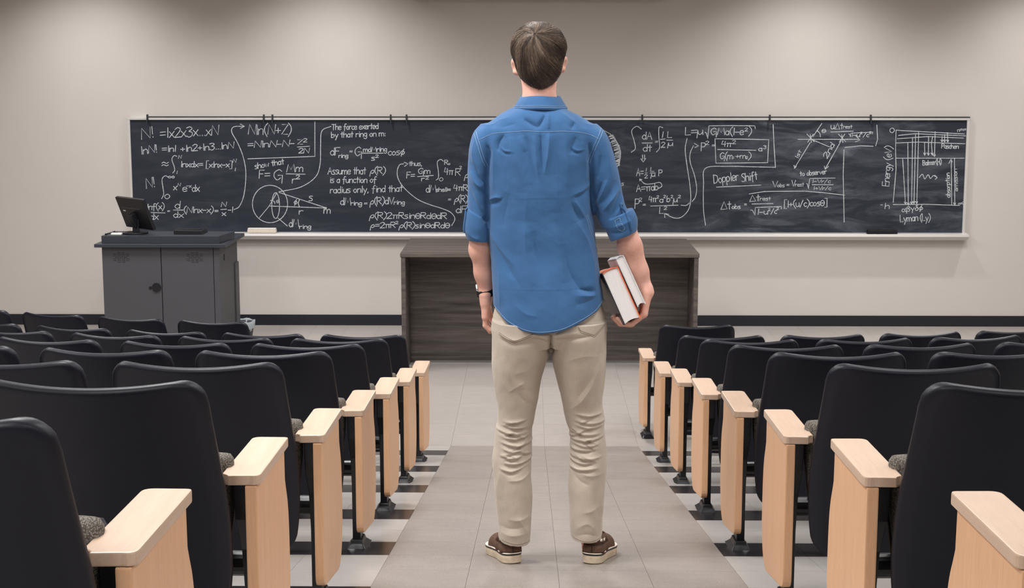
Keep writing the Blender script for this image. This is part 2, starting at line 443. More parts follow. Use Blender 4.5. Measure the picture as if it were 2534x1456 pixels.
GL = {
 'N': (7, "0 0 1 10 6 0 7 10"), '!': (2.5, "1.2 10 1 3;1 .8 1 0"), '=': (6, "0 6 5 6.3;0 3 5 3.2"), '1': (2.4, "1.2 10 1 0"), 'x': (5, "0 6 4.5 0;4.5 6.3 0 0"),
 '2': (6, "~0 8 2.5 10 5 8.5 4 5.5 0 0;0 0 5.6 .3"), '3': (6, "~0 9 3 10 5 8 2 5.5;~2 5.5 5 4 4.6 1 2 -.5 0 1"), '4': (6, "1.5 10 0 4 5 4;4 9 4 0"), '.': (2.2, "1 .7 1.2 0"), ',': (2.4, "1.2 .6 .4 -1.6"), ':': (2.5, "1 5 1 4;1 1 1 0"),
 'l': (2.2, "1 10 1 0"), 'n': (5.2, "0 6 0 0;~0 4 2 6 4 5 4.3 0"), '+': (5.5, "0 4 4.6 4;2.3 6.5 2.3 1.5"), '-': (5, "0 4 4 4"), 'd': (5.2, "4.2 10 4.2 0;~4.2 4 2 6 0 3 2 0 4.2 2"),
 '[': (4, "3 11.5 0 11.5 0 -2.5 3 -2.5"), ']': (4, "0 11.5 3 11.5 3 -2.5 0 -2.5"), '(': (3.4, "~3 11.5 .6 8 .4 3 3 -2.5"), ')': (3.4, "~0 11.5 2.4 8 2.6 3 0 -2.5"),
 'e': (5, "~0 3.2 4 3.6 3.2 6 1 5.6 0 3 1.5 0 4.3 1"), '0': (5.4, "~2.5 10 .2 7 .2 3 2.4 0 4.8 3 4.8 7 2.5 10"), 'f': (5, "~4.6 9.6 3.2 10.3 2 8 1.6 -2;0 5.5 3.8 5.5"), '/': (5, "0 -1 4 10"),
 'Z': (6, "0 10 5.5 10 0 0 5.5 0"), 'z': (5, "0 6 4 6 0 0 4 0"), 's': (4.4, "~3.6 6 1 6 .4 4.4 3.2 2.6 3 .4 0 0"), 'h': (5.2, "0 10 0 0;~0 4 2 6 4 5 4.2 0"), 'o': (5, "~2.2 6 0 3 2 0 4.2 3 2.2 6"),
 'w': (6.2, "0 6 1.4 0 2.8 5 4.2 0 5.6 6"), 't': (4.2, "1.8 9.5 1.8 0;0 6.2 3.6 6.2"), 'a': (5, "4 6 4 0;~4 4.5 2 6 0 3 2 0 4 2"), 'F': (5.6, "0 0 .3 10 5 10;0 5.4 3.8 5.4"),
 'G': (7.2, "~5.6 8.4 3.6 10 .6 7.6 .2 3.6 2.4 .2 5 2.2;3 4.6 6.2 4.8 6 -3"), 'M': (8.6, "0 0 1.4 10 4 3 6.6 10 8 0"), 'm': (7.6, "0 6 0 0;~0 4 1.7 6 3.2 4.6 3.4 0;~3.4 4 5 6 6.6 4.6 6.8 0"),
 'r': (4, "0 6 0 0;~0 3.6 1.4 5.8 3.4 5.6"), 'i': (2.2, "1 6 1 0;1 8.6 1 8"), 'g': (5, "~4 5 2 6 0 3.2 2 .6 4 2.4;~4 6 4 -2 2 -3.6 0 -2.4"), 'y': (5, "0 6 2.2 1;4.4 6 1 -4"), 'b': (5, "0 10 0 0;~0 3.6 2.2 6 4.2 3 2 0 0 1.4"),
 'T': (6.4, "0 10 6 9.4;3 9.8 2.6 0"), 'A': (6.6, "0 0 3 10 5.8 0;1.2 4 4.8 4"), 'u': (5.2, "~0 6 .2 1.6 2 0 4 2;4.2 6 4.2 0"), 'p': (5.4, "0 6 0 -4;~0 4.4 2.4 6.2 4.4 3.4 2.4 .4 0 1.4"), 'R': (6.2, "0 0 0 10;~0 10 4.4 9.6 4.4 6 0 5;1.8 5 5.4 0"),
 'c': (4.4, "~3.8 5.2 2 6 0 3 2 0 3.8 .8"), 'V': (6.2, "0 10 2.6 0 5.6 10"), 'v': (5, "0 6 2 0 4.2 6"), 'k': (5, "0 10 0 0;3.8 6 0 2.6 4 0"), 'L': (5.4, "0 10 0 0 4.8 .2"), 'P': (5.6, "0 0 .2 10;~.2 10 4.6 9.4 4.2 5.6 .2 4.8"),
 'E': (5.6, "5 10 0 10 0 0 5 0;0 5.2 4 5.2"), 'D': (6.4, "0 0 .3 10;~.3 10 4.6 8.6 5.4 4.4 3.4 .8 0 0"), 'S': (5.6, "~4.8 9 2.4 10 .6 7.6 4.4 3.6 3 .2 0 1"), 'B': (5.6, "0 0 0 10;~0 10 4 9 3.6 6 0 5.2;~0 5.2 4.8 4 4 .6 0 0"), 'H': (6, "0 0 0 10;5 0 5 10;0 5 5 5"),
 'j': (3, "~2 6 2 -2.6 0 -3"), 'q': (5, "4 6 4 -4;~4 4.5 2 6 0 3 2 0 4 2"), 'C': (6, "~5.4 8.6 3 10 0 5 3 0 5.4 1.4"), ' ': (3.4, ""),
 'π': (6.6, "0 6 6 6;1.6 6 1.2 0;4.4 6 4.6 0"), 'θ': (5.6, "~2.5 9 .2 6.6 .2 2.6 2.4 0 4.8 2.6 4.8 6.6 2.5 9;.3 4.6 4.7 4.6"), 'φ': (5.6, "~2.4 6.6 .2 3.4 2.4 .6 4.8 3.4 2.4 6.6;3.8 9 1 -2"), 'μ': (6, "0 6 -.8 -4;~0 6 .6 1.4 2.4 .4 4.2 3;4.4 6 4.6 0"), 'Δ': (7, "0 0 3.4 9.4 6.4 0 0 0"),
 'ρ': (5.6, "~0 -4 1 3 3.6 6 4.8 3.4 3 .6 .8 2"), 'α': (5.8, "~5 6 3 1 1.4 0 .2 2.6 1.4 5.4 3.2 4 5 0"), 'β': (5.4, "~0 -3 .4 6 2.4 9 4 7 1.6 5 4.2 3.2 3 .4 .8 .8"), 'γ': (5, "0 6 2.2 1;~4.4 6 2.2 1 1.6 -3"), 'δ': (5, "~4 9 1.4 8.4 3.8 5 4 2 2 0 .2 2.4 1.6 4.8 3.4 4.4"), '∞': (7.4, "~3.4 3 1.6 5 0 3 1.6 1 3.4 3 5.2 5 6.8 3 5.2 1 3.4 3"), '≈': (6.4, "~0 6 1.6 7.4 3.6 5.8 5.4 7.2;~0 2.6 1.6 4 3.6 2.4 5.4 3.8"),
}
GLP = {}
for ch, (adv, st) in GL.items():
    ss = []
    for part in st.split(';'):
        if not part: continue
        sm = part[0] == '~'; nums = [float(q) for q in part.lstrip('~').split()]
        pts = [(nums[i], nums[i + 1]) for i in range(0, len(nums), 2)]
        ss.append([tuple(p) for p in (catmull(pts, 4) if sm else pts)])
    GLP[ch] = (adv, ss)

def text_strokes(s, x0, y0, x1, y1, h):
    """hand lettering fitted along a baseline from (x0,y0) to (x1,y1) with cap height h"""
    tot = sum(GLP[c][0] for c in s) - .8
    L = math.hypot(x1 - x0, y1 - y0); ux, uy = (x1 - x0) / L, (y1 - y0) / L
    nx, ny = uy, -ux
    kx = L / tot; ky = h / 10; cur = 0; out = []
    for c in s:
        adv, ss = GLP[c]
        dy = random.uniform(-.25, .25); sl = random.uniform(.02, .10)
        for st in ss:
            q = []
            for (gx, gy) in st:
                a = (cur + gx + gy * sl * .6) * kx; b_ = (gy + dy) * ky
                q.append((x0 + ux * a + nx * b_, y0 + uy * a + ny * b_))
            out.append(q)
        cur += adv
    return out

def ribbon(V, F, pts, wpx):
    P = [np.array(bd(*p)) for p in pts]
    w_ = wpx * .0019
    Q = [P[0]]
    for p in P[1:]:
        if np.linalg.norm(p - Q[-1]) > 1e-4: Q.append(p)
    if len(Q) == 1: Q.append(Q[0] + np.array([.004, 0.]))
    b0 = len(V); yy = YF - .0012 - .0006 * random.random()
    n = len(Q)
    for i, p in enumerate(Q):
        t = Q[min(i + 1, n - 1)] - Q[max(i - 1, 0)]; t = t / (np.linalg.norm(t) + 1e-9)
        nn = np.array([-t[1], t[0]]) * w_ * random.uniform(.82, 1.12)
        pp = p - t * w_ * .6 if i == 0 else (p + t * w_ * .6 if i == n - 1 else p)
        V.append((pp[0] + nn[0], yy, pp[1] + nn[1])); V.append((pp[0] - nn[0], yy, pp[1] - nn[1]))
    for i in range(n - 1): F.append((b0 + 2 * i, b0 + 2 * i + 1, b0 + 2 * i + 3, b0 + 2 * i + 2))

def zc(x, y, ox, oy, k): return [(ox + a / k, oy + b_ / k) for a, b_ in zip(x, y)]
def Z1(*p): return [(300 + p[i] / 4.4115, 270 + p[i + 1] / 4.4115) for i in range(0, len(p), 2)]
def Z2(*p): return [(780 + p[i] / 4.413, 270 + p[i + 1] / 4.413) for i in range(0, len(p), 2)]
def Z3(*p): return [(1460 + p[i] / 4.412, 270 + p[i + 1] / 4.412) for i in range(0, len(p), 2)]
def Z4(*p): return [(1900 + p[i] / 4.283, 270 + p[i + 1] / 4.283) for i in range(0, len(p), 2)]

def writing(label, texts, lines=(), curves=(), wpx=1.9):
    V, F = [], []
    for tx in texts:
        if len(tx) == 5: s, x0, x1, y, h = tx; st = text_strokes(s, x0, y, x1, y, h)
        else: s, x0, y0, x1, y1, h = tx; st = text_strokes(s, x0, y0, x1, y1, h)
        ww = wpx if h > 9 else wpx * .78
        for q in st: ribbon(V, F, q, ww)
    for ln in lines:
        q = []
        for a, b_ in zip(ln[:-1], ln[1:]):
            k = max(2, int(math.dist(a, b_) / 14))
            q += [(a[0] + (b_[0] - a[0]) * i / k, a[1] + (b_[1] - a[1]) * i / k) for i in range(k)]
        ribbon(V, F, q + [ln[-1]], wpx)
    for c in curves: ribbon(V, F, [tuple(p) for p in catmull(c, 7)], wpx)
    o = put('chalk_writing', me_from('chalk_writing', V, F, M['chalk']), board)
    o['label'] = label
    return o

def ell(cx, cy, rx, ry, a0=0, a1=360, n=30):
    return [(cx + rx * math.cos(math.radians(a0 + (a1 - a0) * i / n)), cy + ry * math.sin(math.radians(a0 + (a1 - a0) * i / n))) for i in range(n + 1)]

writing('chalk N factorial sign at the top left of the board', [('N!', 350, 345, 381, 340, 27)])
writing('chalk product one times two times three up to N', [('=1x2x3x...xN', 396, 342, 540, 334, 24)])
writing('chalk logarithm of N factorial', [('lnN!', 349, 382, 389, 377, 19)])
writing('chalk equals logarithm of one', [('=ln1', 401, 376, 435, 375, 15)])
writing('chalk sum of logarithms up to N', [('+ln2+ln3...lnN', 447, 376, 578, 367, 16)])
writing('chalk integral from one to N with brackets', [('≈', 400, 417, 415, 18), ('N', 441, 448, 392, 8), ('1', 435, 439, 430, 7), ('lnxdx=', 447, 502, 413, 14), ('[xlnx-x]', 510, 574, 414, 14), ('N', 576, 584, 402, 9), ('1', 579, 583, 423, 8)],
 curves=[Z1(605, 515, 575, 508, 552, 550, 575, 620, 582, 670, 560, 697)])
writing('chalk integral from zero to infinity above the monitor', [('N!', 362, 466, 384, 462, 25), ('∞', 416, 431, 442, 12), ('0', 407, 418, 492, 12), ('x', 429, 437, 470, 15), ('N', 439, 446, 461, 8), ('e', 451, 462, 474, 17), ('-x', 461, 473, 464, 9), ('dx', 475, 493, 474, 17)],
 curves=[Z1(515, 745, 480, 728, 445, 765, 455, 860, 462, 930, 440, 978)])
writing('chalk derivative line with long arrow curving up beside the monitor', [
 ('lnf(x)', 364, 520, 406, 518, 15), ('dx', 371, 391, 544, 16), ('=', 414, 420, 526, 7), ('d', 432, 445, 517, 19), ('dx', 429, 453, 539, 15), ('(Nlnx-x)', 455, 527, 527, 15), ('=', 531, 540, 527, 10), ('N', 547, 559, 512, 12), ('x', 549, 558, 534, 13), ('-1', 564, 576, 526, 14)],
 [Z1(325, 1130, 478, 1135), Z1(568, 1103, 675, 1103), Z1(1085, 1098, 1150, 1093), Z1(1300, 165, 1345, 190, 1300, 213)],
 [Z1(1230, 1098, 1290, 1060, 1340, 930, 1360, 700, 1330, 520, 1270, 370, 1205, 250, 1230, 195, 1340, 190)])
writing('chalk formula with Z squared over 2N in a cornered box', [
 ('Nln(N+Z)', 614, 720, 333, 24), ('=NlnN-N-', 613, 366, 728, 362, 16), ('Z', 736, 748, 357, 11), ('2', 750, 759, 352, 9), ('2N', 739, 764, 379, 12)],
 [[(736, 364), (766, 362)], [(779, 302), (779, 387), (613, 393)]])
writing('chalk show that F equals G M m over r squared', [
 ('show that', 631, 418, 703, 406, 14), ('F=', 641, 668, 441, 20), ('G', 677, 699, 446, 26), ('Mm', 709, 749, 425, 19), ('r', 723, 731, 453, 18), ('2', 732, 741, 443, 10)], [[(708, 430), (755, 431)]])
writing('chalk sphere diagram with ring and lines to mass m', [
 ('s', 764, 773, 497, 19), ('φ', 727, 735, 506, 14), ('r', 740, 749, 531, 16), ('m', 801, 817, 529, 18), ('dM', 715, 739, 562, 19), ('ring', 741, 567, 769, 566, 11), ('θ', 684, 690, 502, 8)],
 [[(690, 476), (808, 515)], [(666, 510), (808, 515)], [(666, 510), (642, 539)], [(666, 510), (685, 477)], [(688, 540), (711, 560)], [(802, 513), (807, 517)], [(802, 517), (807, 513)]],
 [ell(668, 505, 43.5, 46.5), ell(682, 509, 9.5, 32), [(741, 494), (738, 503), (741, 512)], ell(672, 504, 8, 8, 250, 360), Z1(2290, 190, 2190, 240, 2176, 400, 2170, 600, 2120, 740, 1960, 850, 1720, 903)])
writing('chalk sentence about the force exerted by that ring on m', [('The force exerted', 821, 322, 936, 319, 14), ('by that ring on m:', 820, 341, 954, 337, 14)])
writing('chalk symbol for the force of the ring', [('dF', 817, 840, 384, 19), ('ring', 838, 861, 390, 10)])
writing('chalk fraction with G, mass and cosine', [('=', 865, 872, 379, 9), ('G', 878, 895, 386, 22), ('mdMring', 899, 376, 957, 375, 12), ('s', 919, 927, 397, 13), ('2', 929, 936, 390, 7), ('cosφ', 960, 384, 1001, 383, 16)], [[(897, 379), (948, 379)]])
writing('chalk sentence assuming a function of radius only', [
 ('Assume that', 811, 905, 431, 17), ('ρ(R)', 915, 953, 430, 16), ('is a function of', 816, 931, 452, 15), ('radius only, find that', 817, 478, 996, 474, 16), ('dM', 842, 868, 507, 18), ('ring', 868, 895, 508, 11), ('=', 901, 909, 508, 9), ('ρ(R)dV', 915, 507, 974, 505, 17), ('ring', 975, 1001, 506, 11), ('ρ(R)2πRsinθRdθdR', 914, 541, 1105, 542, 15), ('ρ=2πR', 916, 565, 978, 564, 14), ('2', 979, 985, 555, 7), ('ρ(R)sinθdRdθ', 987, 1112, 565, 14)])
writing('chalk line beginning thus with integral partly behind the person', [
 ('thus,', 1012, 1044, 410, 11), ('F=', 1006, 1026, 441, 15), ('Gm', 1035, 1064, 430, 14), ('r', 1043, 1050, 448, 12), ('2', 1053, 1060, 444, 7), ('R', 1100, 1108, 407, 11), ('0', 1109, 1113, 408, 4), ('0', 1087, 1095, 448, 9), ('4π', 1099, 1121, 432, 17), ('R', 1127, 1139, 434, 17), ('2', 1137, 1142, 418, 7), ('ρ', 1149, 1158, 441, 16),
 ('dM', 1054, 1079, 476, 18), ('shell=', 1079, 1115, 474, 10), ('4πR', 1122, 1157, 472, 15), ('=', 1109, 1116, 498, 9), ('ρ(R)', 1124, 1157, 500, 16), ('dF', 1128, 1155, 527, 17)],
 [[(1033, 437), (1072, 434)], Z2(970, 580, 1015, 597, 975, 625)],
 [Z2(1400, 570, 1370, 550, 1333, 580, 1345, 680, 1345, 750, 1320, 775), Z2(1490, 1275, 1525, 1200, 1480, 1130, 1380, 1085, 1240, 1040, 1110, 980, 980, 870, 910, 770, 895, 680, 920, 610, 965, 597)])
hatch = []
for i in range(30):
    yy = 338 + i * 2.6; xc_ = 1507 + 22 * math.sin(min(1, (yy - 330) / 75) * math.pi * .62)
    hatch.append([(xc_ - 6 + random.uniform(-3, 3), yy + random.uniform(-3, 3)), (xc_ + 6, yy - 4)])
writing('chalk circle arc with hatched rim next to the blue shirt', [('s', 1538, 1543, 459, 10)], hatch + [Z3(205, 305, 245, 285), Z3(305, 405, 325, 395), Z3(300, 590, 325, 575)], [Z3(150, 232, 240, 290, 310, 390, 335, 480, 322, 580, 298, 628)], 1.6)
writing('chalk integral of dA over dt leading to A and P squared', [
 ('dA', 1589, 1613, 345, 18), ('dt', 1591, 1612, 375, 17), ('=', 1621, 1628, 355, 9), ('1', 1636, 1641, 340, 14), ('2', 1636, 1645, 365, 13), ('L', 1652, 1662, 341, 15), ('μ', 1654, 1666, 361, 13),
 ('A=', 1575, 1592, 435, 19), ('1', 1597, 1600, 424, 8), ('2', 1595, 1602, 441, 9), ('L', 1610, 1618, 424, 10), ('μ', 1612, 1622, 437, 11), ('P', 1630, 1638, 435, 15), ('A=πab', 1575, 475, 1629, 470, 17), ('P', 1571, 1581, 516, 24), ('2', 1581, 1588, 499, 9), ('=', 1591, 1598, 511, 9),
 ('4π', 1605, 1624, 500, 15), ('2', 1625, 1630, 491, 7), ('a', 1632, 1641, 501, 14), ('2', 1642, 1647, 490, 7), ('b', 1650, 1658, 500, 15), ('2', 1660, 1665, 490, 7), ('μ', 1667, 1677, 500, 15), ('2', 1678, 1684, 490, 7), ('L', 1632, 1641, 529, 16), ('2', 1643, 1650, 519, 8)],
 [[(1589, 354), (1614, 354)], [(1634, 345), (1646, 344)], [(1650, 347), (1665, 347)], [(1590, 383), (1590, 394)], [(1595, 383), (1595, 394)], [(1586, 393), (1592, 401), (1598, 392)], [(1597, 428), (1602, 428)], [(1609, 428), (1622, 428)], Z3(545, 785, 542, 762, 568, 770), [(1610, 510), (1678, 508)], Z3(818, 1185, 812, 1140, 860, 1150), Z3(1140, 375, 1185, 402, 1145, 420)],
 [Z3(560, 220, 510, 190, 455, 240, 480, 340, 495, 430, 450, 472), Z3(795, 205, 755, 200, 752, 300, 760, 420, 725, 470), Z3(740, 870, 785, 840, 760, 800, 680, 815, 600, 815, 545, 765), Z3(1060, 320, 1040, 440, 1060, 620, 1090, 820, 1100, 980, 1075, 1100, 1000, 1180, 920, 1190, 820, 1145), Z3(995, 1050, 1050, 1052, 1085, 1025), Z3(1115, 1010, 1150, 960, 1165, 860, 1140, 720, 1095, 580, 1095, 480, 1130, 400)])
writing('chalk angular momentum root and boxed formula for P squared', [
 ('L=μ', 1696, 335, 1741, 333, 19), ('GMa(1-e', 1759, 1840, 334, 17), ('2', 1843, 1850, 325, 8), (')', 1853, 1859, 333, 17), ('P', 1735, 1745, 374, 20), ('2', 1746, 1754, 358, 9), ('=', 1762, 1769, 364, 9), ('4π', 1785, 1810, 363, 14), ('2', 1812, 1820, 356, 9), ('G(m', 1782, 1812, 394, 16), ('1', 1814, 1816, 393, 6), ('+m', 1820, 1845, 392, 12), ('2', 1846, 1850, 393, 6), (')', 1852, 1858, 393, 15), ('a', 1877, 1886, 374, 12), ('3', 1889, 1896, 368, 8)],
 [Z3(1255, 255, 1272, 262, 1285, 330, 1300, 185, 1550, 182, 1800, 185, 1805, 215), Z3(1365, 325, 1650, 328, 1952, 335, 1940, 585, 1375, 590, 1365, 325), [(1776, 370), (1871, 372)]])
writing('chalk heading Doppler Shift with dividing lines', [('Doppler', 1767, 454, 1828, 446, 21), ('Shift', 1836, 450, 1875, 444, 20)],
 [[(1773, 463), (1883, 458)], Z3(2000, 170, 2010, 400, 2025, 635), [(1854, 480), (1891, 474), (1960, 473), (1993, 473), (2040, 477), (2090, 483)], [(2170, 310), (2172, 345), (2167, 361)], [(2161, 362), (2130, 361), (2091, 365)], Z4(808, 430, 800, 700, 810, 1200)],
 [Z3(2025, 635, 1800, 630, 1500, 625, 1262, 645, 1240, 820, 1240, 1100, 1262, 1270)])
writing('chalk time dilation formula with bracket and cosine', [
 ('Δt', 1784, 519, 1809, 517, 20), ('obs', 1811, 1832, 517, 11), ('=', 1842, 1848, 510, 9), ('Δt', 1855, 499, 1880, 497, 16), ('rest', 1881, 1907, 496, 9), ('1-u', 1874, 1900, 531, 14), ('2', 1901, 1906, 522, 6), ('/c', 1908, 1922, 529, 13), ('2', 1922, 1927, 519, 6), ('[1+(u/c)cosθ]', 1941, 513, 2047, 509, 16)],
 [[(1861, 505), (1913, 504)], Z3(1755, 1105, 1775, 1105, 1800, 1160, 1805, 1075, 2090, 1065, 2090, 1090)])
def star(x, y): return [[(x - 9, y - 10), (x + 9, y + 9)], [(x + 7, y - 10), (x - 7, y + 10)], [(x - 1, y - 9), (x + 2, y + 11)]]
writing('chalk diagram of two stars with arrows to the observer', [
 ('θ', 2034, 2043, 329, 10), ('uΔt', 2056, 2086, 320, 15), ('rest', 2087, 2109, 318, 8), ('1-u', 2107, 2128, 339, 10), ('2', 2129, 2134, 332, 5), ('/c', 2136, 2150, 339, 10), ('2', 2151, 2156, 331, 5), ('1st', 1975, 393, 1984, 374, 9), ('2nd', 2047, 393, 2066, 359, 13), ('to observer', 1980, 436, 2046, 430, 12),
 ('V', 1912, 1924, 463, 15), ('obs', 1924, 1941, 463, 9), ('=', 1947, 1953, 461, 7), ('V', 1959, 1968, 461, 15), ('rest', 1968, 1989, 461, 9), ('1-Vr/c', 2010, 2055, 453, 9), ('1+Vr/c', 2013, 2056, 470, 9)],
 star(2006, 342) + star(2084, 342) + [[(1975, 345), (2126, 345)], [(2117, 335), (2128, 347), (2117, 351)], [(2012, 338), (2034, 306)], [(2056, 327), (2112, 325)], Z4(860, 265, 868, 268, 875, 298, 882, 257, 1115, 245, 1110, 265), [(2005, 353), (1966, 416)], Z4(278, 595, 287, 628, 302, 605), [(2082, 348), (2042, 418)], Z4(600, 605, 608, 640, 645, 605), [(2010, 346), (2054, 364)], Z4(410, 790, 420, 790, 430, 850, 445, 735, 715, 730), [(2010, 457), (2062, 457)]],
 [Z4(525, 230, 552, 260, 558, 295)], 1.8)
arr = []
for x, y in ((1460, 1010), (1490, 1018), (1525, 1010), (1550, 1003), (1580, 1003), (1665, 490), (1703, 490), (1745, 490), (1768, 505), (1848, 352), (1875, 352), (1908, 352), (1983, 1018)):
    arr.append(Z4(x - 14, y - 26, x, y, x + 10, y - 22))
writing('chalk energy level chart at the right end of the board', [
 ('n=∞', 2370, 327, 2391, 323, 9), ('Paschen', 2330, 367, 2372, 368, 11), ('Balmer(H)', 2284, 409, 2330, 406, 12), ('absorption', 2352, 489, 2350, 428, 11), ('emission', 2371, 473, 2368, 418, 9), ('0', 2202, 2212, 329, 12), ('-', 2179, 2185, 511, 9), ('h', 2190, 2201, 517, 14), ('n=0', 2372, 508, 2386, 506, 8), ('αβγδφ', 2232, 525, 2284, 520, 14), ('Lyman', 2228, 550, 2272, 547, 17), ('(Ly)', 2277, 2302, 547, 16), ('Energy (eV)', 2200, 461, 2208, 363, 17)],
 [Z4(1360, 225, 1355, 430, 1360, 640, 1330, 990), Z4(1365, 225, 1440, 230, 2085, 265), Z4(1385, 280, 1560, 262, 2105, 285), Z4(1375, 315, 1700, 292, 2075, 308), Z4(1365, 360, 1600, 350, 2090, 368), Z4(1365, 520, 2085, 520), Z4(1330, 1012, 1700, 1010, 2030, 1022),
  Z4(1485, 360, 1490, 1020), Z4(1535, 310, 1525, 1010), Z4(1568, 260, 1550, 1005), Z4(1600, 250, 1580, 1005), Z4(1430, 520, 1460, 1010), Z4(1662, 350, 1665, 490), Z4(1705, 295, 1703, 490), Z4(1748, 290, 1735, 360, 1745, 490), Z4(1775, 240, 1768, 505), Z4(1848, 290, 1848, 350), Z4(1875, 270, 1875, 350), Z4(1905, 250, 1908, 350), Z4(1945, 530, 1950, 1020), Z4(1920, 575, 1943, 530, 1955, 560), Z4(1980, 525, 1983, 1020), Z4(1770, 700, 1797, 725, 1775, 745)] + arr,
 [Z4(1605, 725, 1640, 690, 1665, 740, 1700, 695, 1725, 735, 1755, 705, 1795, 725)], 1.8)

# erasers on the tray
e = empty('board_eraser', (-2.617, WALL_Y + YF - .062, BZ0 + .032)); tag(e, 'cream felt eraser lying on the chalk tray near the lectern cabinet', 'eraser')
MB().box(-.135, .135, -.028, .028, .0, .032).build('felt', M['cream'], e, .004)
MB().box(-.132, .132, -.026, .026, .032, .046).build('back', M['white'], e, .004)
e = empty('board_eraser', (3.2, WALL_Y + YF - .062, BZ0 + .032)); tag(e, 'dark eraser lying on the right end of the chalk tray', 'eraser')
MB().box(-.14, .14, -.028, .028, .0, .022).build('felt', M['slot'], e, .003)
MB().box(-.138, .138, -.026, .026, .022, .036).build('back', M['black'], e, .003)

# ------------------------------------------------------------------ dark desk
d = empty('lecture_desk', (.06, 11.89, 0)); tag(d, 'dark wood-grain demonstration desk in front of the chalkboard', 'desk')
DX0, DX1, DT, DD = -1.19, 1.19, .975, 1.05
MB().box(DX0, DX1, 0, DD, DT - .032, DT).build('desk_top', M['desk_top'], d, .0015)
for x0, x1 in ((DX0 + .006, DX0 + .04), (DX1 - .04, DX1 - .006)):
    MB().box(x0, x1, .006, DD - .006, .012, DT - .0325).build('side_panel', M['desk'], d, .001)
MB().box(DX0 + .0405, DX1 - .0405, .45, .47, .02, DT - .0325).build('modesty_panel', M['desk'], d, .001)
MB().box(DX0 + .0405, DX1 - .0405, .4705, DD - .03, .48, .50).build('shelf', M['desk'], d, .001)
for x, y in ((DX0 + .023, .06), (DX0 + .023, DD - .06), (DX1 - .023, .06), (DX1 - .023, DD - .06), (-.45, .46), (.45, .46)):
    MB().cyl((x, y, 0), .017, .0205, 'z', 12).build('foot', M['black'], d)

# ------------------------------------------------------------------ lectern cabinet with monitor
c = empty('lectern_cabinet', (-3.18, 12.45, 0)); tag(c, 'grey metal lectern cabinet with two doors and dark worktop', 'cabinet')
X0, X1, DP = -.49, .495, .75
MB().box(X0 + .004, X1 - .05, .022, DP, .06, .955).box(X1 - .052, X1, .0, DP, .06, .955).build('body', M['cab'], c, .003)
for x0, x1 in ((X0, .0), (.006, X1 - .056)):
    dr = MB().box(x0, x1, 0, .0215, .075, .95).build('door', M['cab'], c, .002)
    sx = x0 + .16 if x0 < 0 else x0 + .28
    for r_ in range(7):
        kk = (2, 4, 4, 3, 4, 4, 2)[r_]
        for q in range(kk):
            xx = sx + (q - (kk - 1) / 2) * .036
            MB().box(xx - .0145, xx + .0145, -.0006, .002, .905 - r_ * .0135, .9085 - r_ * .0135).build('vent_slot', M['slot'], dr)
    if x0 < 0:
        MB().cyl((-.042, -.012, .615), .038, .0125, 'y', 28).build('lock', M['black'], dr, .002)
        MB().cyl((-.095, -.006, .611), .012, .0065, 'y', 16).build('lock_pin', M['black'], dr)
MB().box(X0 - .02, X0 + .0035, .2, .7, .3, .93).build('side_leaf', M['cab'], c, .002)
MB().box(X1 + .0005, X1 + .012, .6, DP, .08, .74).build('cable_cover', M['cab'], c, .002)
MB().box(X1 - .0005, X1 + .0012, .16, .20, .82, .875).build('hand_slot', M['slot'], c)
MB().box(X1 - .0, X1 + .012, .12, .3, .16, .22).build('latch', M['black'], c, .003)
for x in (X0 + .08, X1 - .08):
    for y in (.1, DP - .1): MB().cyl((x - .012, y, .032), .032, .024, 'x', 16).box(x - .01, x + .01, y - .02, y + .02, .05, .062).build('caster', M['black'], c)
MB().box(X0 - .05, X1 + .06, -.05, DP + .05, .955, .984).build('worktop', M['cab_top'], c, .004)
MB().prism([(X0 + .0, .0), (X1 + .0, .0), (X1 + .06, .36), (X0 + .0, .36)], .984, 1.048, 'z').build('raised_deck', M['cab_top'], c, .003)
# monitor seen from behind, turned to the lecturer
m = empty('computer_monitor', (-3.43, 12.62, 1.048)); tag(m, 'black computer monitor seen from behind on the lectern cabinet', 'monitor')
Rm = Matrix.Translation((0, 0, .16)) @ Matrix.Rotation(math.radians(-44), 4, 'Z') @ Matrix.Rotation(math.radians(21), 4, 'X')
s_ = MB().box(-.215, .215, .0, .028, -.13, .15).build('screen_housing', M['black'], m, .006); s_.matrix_local = Rm
MB().box(-.205, .205, .028, .030, -.115, .14).build('screen', M['slot'], s_)
MB().box(-.16, .12, -.003, .001, .055, .062).build('vent', M['cab'], s_)
MB().box(-.155, -.12, -.003, .001, .025, .034).build('badge', M['white'], s_)
MB().cyl((-.06, -.012, -.095), .018, .012, 'y', 18).build('cable_clip', M['cab'], s_)
MB().box(-.03, .03, -.05, -.0, -.1, .02).build('hinge', M['black'], s_, .006)
MB().prism([(-.02, -.012), (.035, -.012), (.035, .016), (-.02, .016)], .012, .12, 'z').build('stand_neck', M['black'], m, .004)
MB().cyl((0, 0, 0), .11, .014, 'z', 32).build('stand_base', M['black'], m, .004)
k = empty('document_camera', (-2.97, 12.58, 1.048)); tag(k, 'flat black control panel on the lectern cabinet beside the monitor', 'control panel')
MB().prism([(-.12, 0), (.13, 0), (.115, .032), (-.12, .036)], -.02, .16, 'y').build('case', M['black'], k, .004)
MB().box(-.1, .09, .02, .13, .031, .0365).build('touch_panel', M['slot'], k)
k = empty('computer_mouse', (-3.555, 12.5, 1.048)); tag(k, 'small pale mouse left of the monitor stand', 'mouse')
MB().box(-.045, .045, -.02, .03, 0, .02).build('shell', M['white'], k, .009, 3, True)
MB().box(-.004, .004, .0, .018, .0185, .022).build('wheel', M['black'], k)
k = empty('microphone', (-3.63, 12.5, 1.048)); tag(k, 'small black gooseneck microphone lying at the left edge of the lectern', 'microphone')
